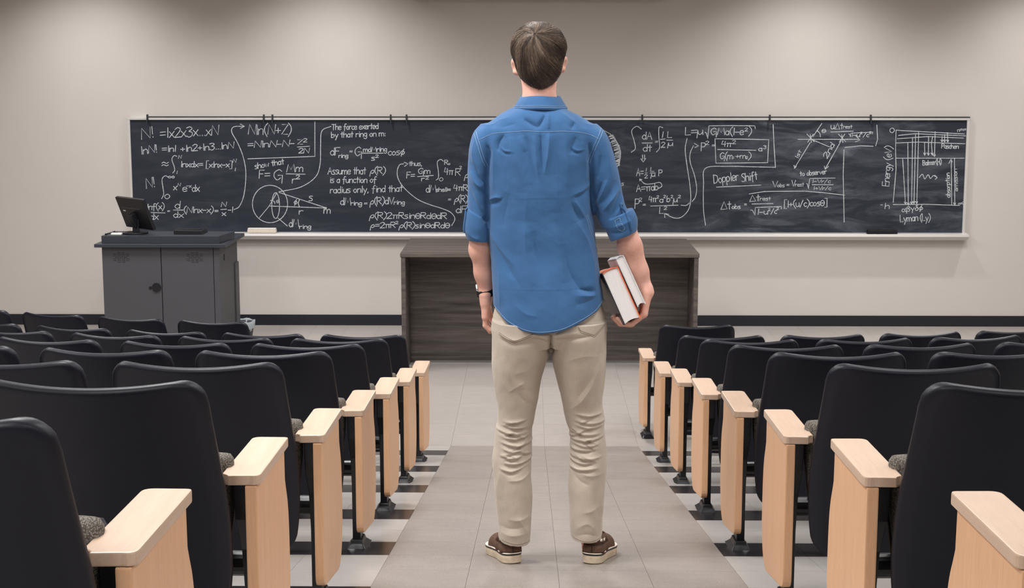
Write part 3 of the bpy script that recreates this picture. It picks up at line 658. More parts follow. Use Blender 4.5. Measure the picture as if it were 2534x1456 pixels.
V, F = tube_arrays([(-.02, 0, .006), (0, .02, .012), (.03, .04, .02), (.05, .05, .022)], [.008, .006, .006, .01], 8)
put('stem', me_from('stem', V, F, M['black'], True), k)
# waste basket with liner
wb = empty('waste_basket', (-2.715, 13.42, 0)); tag(wb, 'small waste basket with pale plastic liner right of the lectern cabinet', 'waste basket')
n = 24; V = []; F = []
for z, r_ in ((0, .10), (.006, .10), (.155, .125), (.155, .12), (.012, .096)):
    for q in range(n): V.append((r_ * math.cos(2 * math.pi * q / n), r_ * math.sin(2 * math.pi * q / n), z))
for a in range(4):
    for q in range(n): F.append((a * n + q, a * n + (q + 1) % n, (a + 1) * n + (q + 1) % n, (a + 1) * n + q))
F.append(tuple(reversed(range(n)))); F.append(tuple(range(4 * n, 5 * n)))
put('bin', me_from('bin', V, F, M['cab'], True), wb)
V = []; F = []
for z, r_ in ((.10, .126), (.13, .128), (.165, .131), (.17, .124), (.08, .112)):
    for q in range(n): V.append(((r_ + .003 * math.sin(q * 2.3)) * math.cos(2 * math.pi * q / n), (r_ + .003 * math.sin(q * 2.3)) * math.sin(2 * math.pi * q / n), z + .006 * math.sin(q * 1.7)))
for a in range(4):
    for q in range(n): F.append((a * n + q, a * n + (q + 1) % n, (a + 1) * n + (q + 1) % n, (a + 1) * n + q))
put('liner', me_from('liner', V, F, M['liner'], True), wb)

# ------------------------------------------------------------------ auditorium seats
def fixn(me):
    bm = bmesh.new(); bm.from_mesh(me); bmesh.ops.recalc_face_normals(bm, faces=bm.faces); bm.to_mesh(me); bm.free(); return me
def shell_mesh():
    # profile down the back: (z, y, half width)
    prof = [(.818, -.350, .241), (.74, -.327, .245), (.66, -.302, .250), (.58, -.277, .256), (.52, -.260, .260), (.44, -.242, .262), (.36, -.230, .260), (.28, -.224, .252), (.21, -.220, .240)]
    pr = catmull(prof, 5)
    L = [0.0]
    for a, b_ in zip(pr[:-1], pr[1:]): L.append(L[-1] + math.hypot(b_[0] - a[0], b_[1] - a[1]))
    tot = L[-1]; rc, rb, T = .060, .060, .028
    extra = [.001, .0028, .006, .010, .014, .020, .030, .042]
    ss = sorted(set([0.0003] + extra + [x for x in L if .05 < x < tot - .055] + [tot - x for x in extra] + [tot - .0003]))
    pr = np.array(pr); rows = []
    NU = 16
    V, F = [], []
    def at(s): return [np.interp(s, L, pr[:, k]) for k in range(3)]
    for s in ss:
        z, y, hw = at(s)
        def inset(dv, r): return r - math.sqrt(max(0, r * r - (r - min(dv, r)) ** 2))
        hw2 = hw - inset(s, rc) - inset(tot - s, rb)
        tt = T
        for dv in (s, tot - s):
            if dv < .014: tt = min(tt, 2 * math.sqrt(max(1e-7, .014 ** 2 - (.014 - dv) ** 2)))
        a = at(max(0, s - .004)); b_ = at(min(tot, s + .004)); dz, dy = b_[0] - a[0], b_[1] - a[1]
        ln = math.hypot(dz, dy); nyv, nzv = -dz / ln, dy / ln      # normal towards the front (+y)
        ring = []
        us = [-1 + 2 * i / NU for i in range(NU + 1)]
        bulge = .048 * (1 - .25 * s / tot)
        def P(u, off, shrink=1.0):
            x = u * hw2 * shrink
            yy = y - bulge * (1 - (x / .243) ** 2) * 1.0 + .045
            zz = z - .018 * (1 - (x / .243) ** 2) * max(0, 1 - s / .25)
            return (x, yy + nyv * off - .0, zz + nzv * off)
        for u in us: ring.append(P(u, -tt / 2, 1 - .004 / max(hw2, .05)))
        ring.append(P(1.0, -tt * .18)); ring.append(P(1.0, tt * .18))
        for u in reversed(us): ring.append(P(u, tt / 2, 1 - .004 / max(hw2, .05)))
        ring.append(P(-1.0, tt * .18)); ring.append(P(-1.0, -tt * .18))
        rows.append(len(V)); V += ring
    n = len(ring)
    for i in range(len(rows) - 1):
        for q in range(n): F.append((rows[i] + q, rows[i] + (q + 1) % n, rows[i + 1] + (q + 1) % n, rows[i + 1] + q))
    F.append(tuple(rows[0] + q for q in range(n))); F.append(tuple(rows[-1] + q for q in reversed(range(n))))
    return fixn(me_from('back_shell', V, F, M['shell'], True))

def pad_mesh(name, mat, rows, hwf, thick, nu=12):
    """upholstered slab: rows = (z, y centre), hwf = half width per row, rounded edges"""
    V, F = [], []
    n = 0
    for (z, y), hw, tk in zip(rows, hwf, thick):
        ring = []
        for q in range(24):
            a = 2 * math.pi * q / 24
            cx, sx = math.cos(a), math.sin(a)
            x = math.copysign(abs(cx) ** .42, cx) * hw; yy = math.copysign(abs(sx) ** .6, sx) * tk
            ring.append((x, y + yy, z))
        V += ring; n = 24
    m_ = len(rows)
    for i in range(m_ - 1):
        for q in range(n): F.append((i * n + q, i * n + (q + 1) % n, (i + 1) * n + (q + 1) % n, (i + 1) * n + q))
    F.append(tuple(reversed(range(n)))); F.append(tuple(range((m_ - 1) * n, m_ * n)))
    return fixn(me_from(name, V, F, mat, True))

seat_me = {}
def seat_meshes():
    seat_me['back_shell'] = shell_mesh()
    seat_me['back_cushion'] = pad_mesh('back_cushion', M['tweed'], [(.30, -.165), (.32, -.165), (.40, -.168), (.47, -.178), (.515, -.19), (.54, -.20), (.60, -.222), (.70, -.25), (.755, -.266), (.765, -.268)],
                                       [.18, .198, .212, .220, .222, .222, .220, .215, .205, .185], [.015, .035, .042, .044, .042, .04, .034, .028, .018, .006])
    seat_me['seat_cushion'] = pad_mesh('seat_cushion', M['tweed'], [(.28, -.075), (.295, -.075), (.36, -.07), (.45, -.065), (.54, -.06), (.572, -.06), (.584, -.06), (.588, -.06)], [.18, .21, .228, .240, .245, .244, .238, .22], [.012, .03, .042, .046, .046, .042, .030, .01])
    seat_me['seat_pan'] = pad_mesh('seat_pan', M['shell'], [(.215, .0), (.225, .0), (.34, .012), (.45, .03), (.53, .045), (.552, .05), (.557, .05)], [.15, .2, .225, .235, .235, .22, .18], [.01, .02, .022, .022, .018, .012, .004])
seat_meshes()

def fit_curve(pts, k=5): return [tuple(p) for p in catmull(pts, k)]
def rounded(poly, r, k=4):
    out = []; n = len(poly)
    for i in range(n):
        p0, p1, p2 = (Vector(poly[i - 1]), Vector(poly[i]), Vector(poly[(i + 1) % n]))
        rr = r[i] if isinstance(r, (list, tuple)) else r
        if rr <= 0: out.append(tuple(p1)); continue
        a = p1 + (p0 - p1).normalized() * rr; b_ = p1 + (p2 - p1).normalized() * rr
        for j in range(k + 1):
            t = j / k; out.append(tuple(a * (1 - t) ** 2 + p1 * 2 * t * (1 - t) + b_ * t * t))
    return out

def side_parts(s):
    """aisle-side pieces; s=+1 puts the aisle at +x"""
    out = {}
    def keep(key, mb, mat, bevel, seg=2, smooth=False):
        o = mb.build(key, mat, None, bevel, seg, smooth); out[key] = o.data; bpy.data.objects.remove(o)
    mx = lambda x: s * x
    def xr(a, b_): return (min(s * a, s * b_), max(s * a, s * b_))
    # standard: plate with a narrow leg
    x0, x1 = xr(.266, .296)
    prof = [(-.035, .03), (.035, .03), (.036, .22), (.05, .33), (.12, .43), (.15, .537), (-.13, .537), (-.12, .45), (-.06, .36), (-.037, .24)]
    keep('standard', MB().prism(prof, x0, x1, 'x'), M['steel'], .003)
    fz = MB()
    c0 = s * .282
    lv = [(.042, .085, 0, .004), (.036, .068, .008, .0), (.024, .046, .024, 0), (.020, .04, .040, 0)]
    V = []; F = []
    for hx, hy, z, _ in lv:
        V += [(c0 - hx, -hy, z), (c0 + hx, -hy, z), (c0 + hx, hy, z), (c0 - hx, hy, z)]
    for i in range(3):
        for q in range(4): F.append((i * 4 + q, i * 4 + (q + 1) % 4, i * 4 + 4 + (q + 1) % 4, i * 4 + 4 + q))
    F += [(3, 2, 1, 0), (12, 13, 14, 15)]
    keep('foot', MB().raw(V, F), M['steel'], .004)
    # wooden end panel
    x0, x1 = xr(.2965, .323)
    front = fit_curve([(.188, .46), (.198, .437), (.215, .40), (.226, .35), (.230, .27), (.230, .19)], 4)
    poly = [(-.150, .537), (.168, .537)] + front + rounded([(.2, .07), (-.14, .118)], .001)[:0]
    tail = rounded([(.230, .19), (.205, .098), (.155, .052), (-.150, .098), (-.150, .537)], [0, .03, .03, .035, 0], 5)
    poly = [(-.150, .537), (.186, .537)] + front + tail[1:-1]
    keep('end_panel', MB().prism(poly, x0, x1, 'x'), M['maple'], .0035)
    # wooden arm
    poly = [(.331, -.158), (.331, .205), (.245, .205), (.245, -.132), (.252, -.134), (.262, -.142), (.266, -.16)]
    poly = [(.331, -.153), (.331, .205), (.243, .205), (.243, -.136)]
    poly = rounded(poly, [.024, .012, .022, .001], 5)[:-5] + fit_curve([(.243, -.136), (.250, -.1375), (.257, -.144), (.2585, -.152)], 4) + []
    poly = [(s * a, b_) for a, b_ in poly]
    keep('armrest', MB().prism(poly, .538, .561, 'z'), M['maple_top'], .003, 2)
    # plain black arm for the inner standards
    x0, x1 = xr(.256, .308)
    keep('inner_armrest', MB().box(x0, x1, -.13, .17, .537, .556), M['steel'], .006)
    keep('pivot', MB().cyl((min(s * .205, s * .268), .02, .3), .03, .063, 'x', 18), M['steel'], .003)
    return out
SIDE = {1: side_parts(1), -1: side_parts(-1)}

ORD = ['first', 'second', 'third', 'fourth', 'fifth', 'sixth', 'seventh', 'eighth']
POSTX = {-1: -.743, 1: .690}
def row_y(r): return 9.845 if r == 1 else 8.597 - 1.039 * (r - 2)
def add_seat(side, row, j):
    """side -1 = left block, j counts from the aisle"""
    s = -side                         # aisle lies at +x for the left block
    x = POSTX[side] + side * (.282 + .545 * j)
    y0 = row_y(row); z = slope(y0)
    y = y0 + curve_shift(x)
    ang = math.atan(2 * .068 * max(0, abs(x) - .85)) * side
    sidew = 'left' if side < 0 else 'right'
    if j == 0:
        lab = 'black aisle seat with maple arm and end panel, %s block, %s row from the front' % (sidew, ORD[row - 1])
    else:
        lab = 'black auditorium seat, %s from the aisle in the %s block, %s row from the front' % (ORD[j], sidew, ORD[row - 1])
    o = empty('auditorium_seat', (x, y, z), ang)
    tag(o, lab, 'seat', 'auditorium seats in the %s block' % sidew)
    names = ['back_shell', 'back_cushion', 'seat_cushion', 'seat_pan']
    for nme in names:
        q = put(nme, seat_me[nme], o)
        if nme == 'seat_cushion': q.location.x = s * .009
        if nme.startswith('back'): q.location.x = s * {8: .026, 7: .011}.get(row, 0)
    P_ = SIDE[s]
    for nme in ['standard', 'foot', 'pivot'] + (['armrest', 'end_panel'] if j == 0 else ['inner_armrest']):
        put('armrest' if nme == 'inner_armrest' else nme, P_[nme], o)
    if j == 0:
        pass
    return o
LEFT = {1: [2, 3, 4, 5], 2: [0, 1, 2, 3, 4], 3: [0, 1, 2, 3], 4: [0, 1, 2], 5: [0, 1, 2], 6: [0, 1], 7: [0], 8: [0]}
RIGHT = {1: [0], 2: [0, 1, 2, 3], 3: [0, 1, 2, 3], 4: [0, 1, 2], 5: [0, 1], 6: [0, 1], 7: [0], 8: [0]}
for row, js in LEFT.items():
    for j in js: add_seat(-1, row, j)
for row, js in RIGHT.items():
    for j in js: add_seat(1, row, j)
# ------------------------------------------------------------------ the person: signed-distance modelling helpers
class Field:
    def __init__(s, lo, hi, h):
        s.h = h; s.o = np.array(lo, float); s.n = np.ceil((np.array(hi) - s.o) / h).astype(int) + 1
        s.f = np.full(tuple(s.n), 1.0, np.float32)
        s.ax = [s.o[i] + h * np.arange(s.n[i]) for i in range(3)]
    def win(s, lo, hi):
        sl = []
        for i in range(3):
            a = int(np.clip(np.floor((lo[i] - s.o[i]) / s.h), 0, s.n[i])); b_ = int(np.clip(np.ceil((hi[i] - s.o[i]) / s.h) + 1, 0, s.n[i]))
            sl.append(slice(a, b_))
        X = s.ax[0][sl[0]][:, None, None].astype(np.float32); Y = s.ax[1][sl[1]][None, :, None].astype(np.float32); Z = s.ax[2][sl[2]][None, None, :].astype(np.float32)
        return tuple(sl), X, Y, Z
    def add(s, lo, hi, fn, k=.01):
        m = .02 + k
        sl, X, Y, Z = s.win([c_ - m for c_ in lo], [c_ + m for c_ in hi])
        if X.size == 0 or Y.size == 0 or Z.size == 0: return
        d_ = fn(X, Y, Z); a = s.f[sl]
        hh = np.maximum(k - np.abs(a - d_), 0) / k
        s.f[sl] = np.minimum(a, d_) - hh * hh * k * .25
    def sub(s, lo, hi, fn, k=.004):
        m = .02 + k
        sl, X, Y, Z = s.win([c_ - m for c_ in lo], [c_ + m for c_ in hi])
        d_ = -fn(X, Y, Z); a = s.f[sl]
        hh = np.maximum(k - np.abs(a - d_), 0) / k
        s.f[sl] = np.maximum(a, d_) + hh * hh * k * .25
    def cone(s, a, b_, ra, rb, k=.01):
        a = np.array(a, float); b_ = np.array(b_, float); ba = b_ - a; L2 = float(ba @ ba) + 1e-9; r = max(ra, rb)
        def fn(X, Y, Z):
            px, py, pz = X - a[0], Y - a[1], Z - a[2]
            t = np.clip((px * ba[0] + py * ba[1] + pz * ba[2]) / L2, 0, 1)
            return np.sqrt((px - ba[0] * t) ** 2 + (py - ba[1] * t) ** 2 + (pz - ba[2] * t) ** 2) - (ra + (rb - ra) * t)
        s.add(np.minimum(a, b_) - r, np.maximum(a, b_) + r, fn, k)
    def ell(s, c_, r, k=.01, rot=None, cut=False):
        c_ = np.array(c_, float); r = np.array(r, float)
        Rm = np.eye(3) if rot is None else np.array(rot.to_3x3())
        def fn(X, Y, Z):
            d0, d1, d2 = X - c_[0], Y - c_[1], Z - c_[2]
            u = [(Rm[0][i] * d0 + Rm[1][i] * d1 + Rm[2][i] * d2) for i in range(3)]
            k0 = np.sqrt(sum((u[i] / r[i]) ** 2 for i in range(3))); k1 = np.sqrt(sum((u[i] / r[i] ** 2) ** 2 for i in range(3))) + 1e-6
            return k0 * (k0 - 1) / k1
        q = max(r); (s.sub if cut else s.add)(c_ - q, c_ + q, fn, k)
    def mesh(s):
        f = s.f; S = f < 0; n = s.n
        cnt = np.zeros(tuple(n - 1), np.int8)
        for dx in (0, 1):
            for dy in (0, 1):
                for dz in (0, 1): cnt += S[dx:n[0] - 1 + dx, dy:n[1] - 1 + dy, dz:n[2] - 1 + dz]
        act = (cnt > 0) & (cnt < 8)
        idx = np.argwhere(act); ids = np.full(act.shape, -1, np.int32); ids[act] = np.arange(len(idx), dtype=np.int32)
        acc = np.zeros((len(idx), 3)); num = np.zeros(len(idx))
        cs = [(a, b_, c_) for a in (0, 1) for b_ in (0, 1) for c_ in (0, 1)]
        val = {c_: f[idx[:, 0] + c_[0], idx[:, 1] + c_[1], idx[:, 2] + c_[2]] for c_ in cs}
        for c_ in cs:
            for ax in range(3):
                if c_[ax] == 0:
                    d_ = list(c_); d_[ax] = 1; d_ = tuple(d_)
                    va, vb = val[c_], val[d_]; cr = (va < 0) != (vb < 0)
                    t = np.where(cr, va / np.where(cr, va - vb, 1), 0)
                    p = np.array(c_, float)[None, :].repeat(len(idx), 0); p[:, ax] += t
                    acc[cr] += p[cr]; num[cr] += 1
        V = s.o + s.h * (idx + acc / num[:, None])
        Q = []
        for ax in range(3):
            a = [slice(0, n[i]) for i in range(3)]; b_ = list(a); a[ax] = slice(0, n[ax] - 1); b_[ax] = slice(1, n[ax])
            A, B = S[tuple(a)], S[tuple(b_)]
            e = np.argwhere(A != B); o1, o2 = [i for i in range(3) if i != ax]
            ok = (e[:, o1] > 0) & (e[:, o2] > 0) & (e[:, o1] < n[o1] - 1) & (e[:, o2] < n[o2] - 1); e = e[ok]
            fl = A[tuple(e.T)]
            def cell(d1, d2):
                q = e.copy(); q[:, o1] += d1; q[:, o2] += d2; return ids[tuple(q.T)]
            q = np.stack([cell(-1, -1), cell(0, -1), cell(0, 0), cell(-1, 0)], 1)
            if ax == 1: fl = ~fl
            q[~fl] = q[~fl][:, ::-1]
            Q.append(q)
        return V, np.concatenate(Q)

def normals(V, Q):
    a = V[Q[:, 2]] - V[Q[:, 0]]; b_ = V[Q[:, 3]] - V[Q[:, 1]]
    fn = np.cross(a, b_); N = np.zeros_like(V)
    for k in range(4): np.add.at(N, Q[:, k], fn)
    return N / (np.linalg.norm(N, axis=1, keepdims=True) + 1e-12)

def dense(tab, k=8):
    """smooth table rows (z first, any order) -> arrays sorted by z"""
    t = np.array(catmull(tab, k)); t = t[np.argsort(t[:, 0])]; return t

def loft_fn(tab, zlo=None, zhi=None, n=2.0):
    """tab rows: z, cx, cy, a, b"""
    t = dense(tab)
    z0 = t[0, 0] if zlo is None else zlo; z1 = t[-1, 0] if zhi is None else zhi
    def fn(X, Y, Z):
        z = Z.ravel(); g = [np.interp(z, t[:, 0], t[:, k])[None, None, :].astype(np.float32) for k in (1, 2, 3, 4)]
        u = np.abs(X - g[0]) / g[2]; v = np.abs(Y - g[1]) / g[3]
        if n == 2.0: k0 = np.sqrt(u * u + v * v)
        else: k0 = (u ** n + v ** n) ** (1 / n)
        k1 = np.sqrt((u / g[2]) ** 2 + (v / g[3]) ** 2) + 1e-5
        k2 = np.sqrt(u * u + v * v) + 1e-6
        d_ = k2 * (k0 - 1) / k1
        lo = z0(X, Y) if callable(z0) else z0; hi = z1(X, Y) if callable(z1) else z1
        return np.maximum(np.maximum(d_, lo - Z), Z - hi)
    lo = (float((t[:, 1] - t[:, 3]).min()), float((t[:, 2] - t[:, 4]).min()), float(t[0, 0]) - .01)
    hi = (float((t[:, 1] + t[:, 3]).max()), float((t[:, 2] + t[:, 4]).max()), float(t[-1, 0]) + .01)
    return lo, hi, fn

PY = 5.19
def fg(px, py):
    """figure drawing units -> (x, z) metres in the plane of the standing person"""
    u = (px - 1335) / 1000; v = (py - 700) / 1000
    return (-.06408 + 1.40563 * u + .00389 * v + .05739 * u * v, 1.70912 + .00248 * u - 1.42115 * v - .05808 * v * v)
def P3(px, py, y): x, z = fg(px, py); return (x, y, z)
def lr(py, l, r, cy, b_):
    (x0, z), (x1, _) = fg(l, py), fg(r, py); return (z, (x0 + x1) / 2, cy, (x1 - x0) / 2, b_)

def sculpt(V, Q, strokes, back=True):
    """press folds into the cloth: strokes = (points in drawing units, width, height in mm, kind)"""
    N = normals(V, Q); D = np.zeros(len(V))
    wgt = np.clip((.45 - N[:, 1]) / .5, 0, 1)
    X, Zc = V[:, 0], V[:, 2]
    for st in strokes:
        pts, w_, amp = st[0], st[1] * .00142, st[2] * .001; kind = st[3] if len(st) > 3 else 'r'
        pts = [fg(*p) for p in pts]
        if len(pts) > 2: pts = [tuple(p) for p in catmull(pts, 4)]
        P = np.array(pts); lo = P.min(0) - 3 * w_; hi = P.max(0) + 3 * w_
        sel = np.where((X > lo[0]) & (X < hi[0]) & (Zc > lo[1]) & (Zc < hi[1]) & (wgt > 0))[0]
        if len(sel) == 0: continue
        best = np.full(len(sel), 9.0); tt = np.zeros(len(sel)); sg = np.zeros(len(sel))
        m_ = len(P) - 1
        for i in range(m_):
            a, b_ = P[i], P[i + 1]; ba = b_ - a; L2 = ba @ ba + 1e-12
            dx, dz = X[sel] - a[0], Zc[sel] - a[1]
            t = np.clip((dx * ba[0] + dz * ba[1]) / L2, 0, 1)
            ex, ez = dx - ba[0] * t, dz - ba[1] * t; d_ = np.hypot(ex, ez)
            u = d_ < best; best[u] = d_[u]; tt[u] = ((i + t) / m_)[u]; sg[u] = np.sign(ba[0] * ez - ba[1] * ex)[u]
        tap = np.clip(np.sin(np.pi * np.clip(tt, .02, .98)), 0, 1) ** .6
        q = best / w_
        if kind == 'r': pf = .45 * np.exp(-q * q * .7) + .75 * np.exp(-q * 2.0)
        elif kind == 'c': pf = np.exp(-q * 1.6)
        else: s_ = q * sg; pf = 1.6 * s_ * np.exp(-s_ * s_)
        D[sel] += amp * pf * tap * wgt[sel]
    return D, N

def waves(V, seed, comps, scale):
    r = np.random.default_rng(seed); out = np.zeros(len(V))
    for _ in range(comps):
        k = r.normal(size=3) * scale; out += np.sin(V @ k + r.uniform(0, 6.28)) / comps ** .5
    return out

def surface_lines(bvh, lines, rad, mat, name, parent, off=.0006, step=.006, ydir=1):
    V, F = [], []
    for ln in lines:
        P = [fg(*p) for p in ln]
        if len(P) > 2: P = [tuple(p) for p in catmull(P, 8)]
        pts = []
        for a, b_ in zip(P[:-1], P[1:]):
            k = max(1, int(math.dist(a, b_) / step))
            pts += [(a[0] + (b_[0] - a[0]) * i / k, a[1] + (b_[1] - a[1]) * i / k) for i in range(k)]
        pts.append(P[-1]); hit = []
        for x, z in pts:
            h = bvh.ray_cast(Vector((x, PY - .5, z)), Vector((0, 1, 0)))
            if h[0] is not None and h[0].y < PY + .12: hit.append(h[0] + h[1] * off * (1 if h[1].y < 0 else -1))
            else:
                if len(hit) > 1: v_, f_ = tube_arrays(hit, rad, 5); b0 = len(V); V += v_; F += [tuple(i + b0 for i in q) for q in f_]
                hit = []
        if len(hit) > 1:
            v_, f_ = tube_arrays(hit, rad, 5); b0 = len(V); V += v_; F += [tuple(i + b0 for i in q) for q in f_]
    return put(name, me_from(name, V, F, mat, True), parent)

def cloth(name, c, rough=.85, weave=900, bump=.12, var=.05, wr=.2):
    t = NT(name); v = t.coords((1, 1, 1))
    f = t.noise(v, 14, 4, .6); g = t.noise(v, weave, 2, .6)
    col = t.mix(1., t.ramp(f, [(.3, sc(c, 1 - var)), (.7, sc(c, 1 + var))]), t.ramp(g, [(.3, (.86, .86, .86, 1)), (.7, (1.1, 1.1, 1.1, 1))]), 'MULTIPLY')
    cr = t.noise(t.coords((1.0, 1.0, .55), 'Object', (0, .5, 0)), 9, 5, .55, .8)
    ab = t.n('ShaderNodeMath', operation='SUBTRACT'); t.l(cr, ab.inputs[0]); ab.inputs[1].default_value = .5
    ac = t.n('ShaderNodeMath', operation='ABSOLUTE'); t.l(ab.outputs[0], ac.inputs[0])
    b1 = t.n('ShaderNodeBump'); b1.inputs['Strength'].default_value = wr; b1.inputs['Distance'].default_value = .02; t.l(ac.outputs[0], b1.inputs['Height'])
    t.bump(g, bump, .0006)
    b2 = [n_ for n_ in t.t.nodes if n_.type == 'BUMP' and n_ != b1][0]; t.l(b1.outputs[0], b2.inputs['Normal'])
    t.b.inputs['Sheen Weight'].default_value = .15; t.b.inputs['Sheen Roughness'].default_value = .5
    return t.set(col, rough, 0, .2)
M['shirt'] = cloth('blue_cotton', srgb(60, 101, 147))
M['chino'] = cloth('khaki_twill', srgb(182, 170, 156), .9, 700, .15)
M['stitch'] = plain('white_thread', srgb(150, 176, 204), .8)
M['seam'] = plain('brown_thread', srgb(112, 96, 78), .8)
t = NT('skin'); v = t.coords((1, 1, 1))
col = t.ramp(t.noise(v, 22, 4, .6), [(.3, srgb(210, 157, 140)), (.7, srgb(230, 181, 164))])
t.bump(t.noise(v, 320, 3), .08, .0006)
t.b.inputs['Subsurface Weight'].default_value = .12; t.b.inputs['Subsurface Radius'].default_value = (.012, .005, .003); t.b.inputs['Subsurface Scale'].default_value = .6
M['skin'] = t.set(col, .55, 0, .35)
t = NT('hair'); v = t.coords((1, 1, 1)); oi_ = t.n('ShaderNodeAttribute'); oi_.attribute_name = 'tint'; oi = oi_.outputs['Fac']
M['hair'] = t.set(t.ramp(oi, [(.1, srgb(58, 48, 42)), (.5, srgb(94, 79, 68)), (.95, srgb(140, 121, 105))]), .42, 0, .5)
M['hair_cap'] = plain('hair_under', srgb(50, 41, 36), .6, 0, .3, 150, .2, .2)
M['shoe'] = plain('brown_suede', srgb(96, 74, 62), .9, 0, .15, 90, .18, .2)
M['shoe_dark'] = plain('dark_brown_canvas', srgb(70, 56, 50), .9, 0, .15, 120, .18, .2)
M['sole'] = plain('worn_rubber', srgb(206, 190, 168), .75, 0, .3, 35, .16, .1)
M['lace'] = plain('white_lace', srgb(222, 214, 202), .85)
M['eye'] = plain('eye_white', srgb(225, 222, 216), .2)

person = empty('person', (-.02, PY, slope(PY)))
tag(person, 'person seen from behind in blue shirt and khaki trousers standing in the aisle', 'person')
PINV = Matrix.Translation(Vector(person.location)).inverted()
def pput(name, me, parent=None):
    o = put(name, me, parent or person)
    if parent is None or parent is person: o.matrix_parent_inverse = PINV
    return o

# ---- shirt -------------------------------------------------------------
cyT = 5.185
T_TAB = [lr(248, 1312, 1360, 5.195, .045), lr(258, 1293, 1380, 5.195, .060), lr(266, 1275, 1396, 5.193, .074), lr(274, 1257, 1410, 5.191, .084), lr(284, 1239, 1431, 5.189, .093), lr(296, 1221, 1452, 5.187, .100), lr(308, 1204, 1468, 5.186, .105), lr(322, 1188, 1482, 5.185, .109), lr(345, 1184, 1486, cyT, .114), lr(390, 1192, 1476, cyT, .120), lr(430, 1199, 1465, cyT, .122),
         lr(500, 1205, 1467, cyT, .120), lr(560, 1208, 1472, cyT, .116), lr(620, 1212, 1478, cyT, .118), lr(680, 1217, 1485, cyT, .130), lr(730, 1220, 1493, cyT, .140), lr(770, 1220, 1497, cyT, .145), lr(830, 1218, 1500, cyT, .148)]
HEM = np.array([fg(*p) for p in [(1205, 735), (1221, 749), (1228, 757), (1245, 775), (1261, 788), (1296, 804), (1335, 809.5), (1384, 803), (1428, 786), (1472, 762), (1494, 738), (1510, 722)]])
def hemz(X, Y):
    z = np.interp(X.ravel(), HEM[:, 0], HEM[:, 1])[:, None, None]
    return z + np.clip((Y - 5.19) * .1, -.0, .02)
sh = Field((-.40, 4.98, 1.50), (.32, 5.40, 2.40), .0026)
lo, hi, fn = loft_fn(T_TAB, hemz, None, 2.25); sh.add(lo, hi, fn, .01)
SL_L = [lr(306, 1190, 1250, 5.188, .055), lr(325, 1172, 1238, 5.188, .07), lr(352, 1164, 1230, 5.188, .078), lr(412, 1159, 1222, 5.19, .074), lr(467, 1157, 1218, 5.192, .068), lr(517, 1156, 1217, 5.194, .064), lr(560, 1156, 1216, 5.196, .062), lr(600, 1158, 1214, 5.198, .06)]
SL_R = [lr(306, 1420, 1477, 5.188, .055), lr(325, 1432, 1497, 5.188, .07), lr(352, 1440, 1510, 5.188, .078), lr(412, 1450, 1527, 5.19, .075), lr(456, 1457, 1535, 5.19, .07), lr(495, 1464, 1543, 5.19, .068), lr(520, 1470, 1553, 5.19, .066), lr(545, 1478, 1566, 5.19, .064), lr(580, 1496, 1574, 5.19, .06)]
def tilt_cut(px, py, slope_x):
    x0, z0 = fg(px, py); return lambda X, Y: z0 + (X - x0) * slope_x + 0 * Y
lo, hi, fn = loft_fn(SL_L, tilt_cut(1185, 575, -.1)); sh.add(lo, hi, fn, .012)
lo, hi, fn = loft_fn(SL_R, tilt_cut(1525, 560, .1)); sh.add(lo, hi, fn, .012)
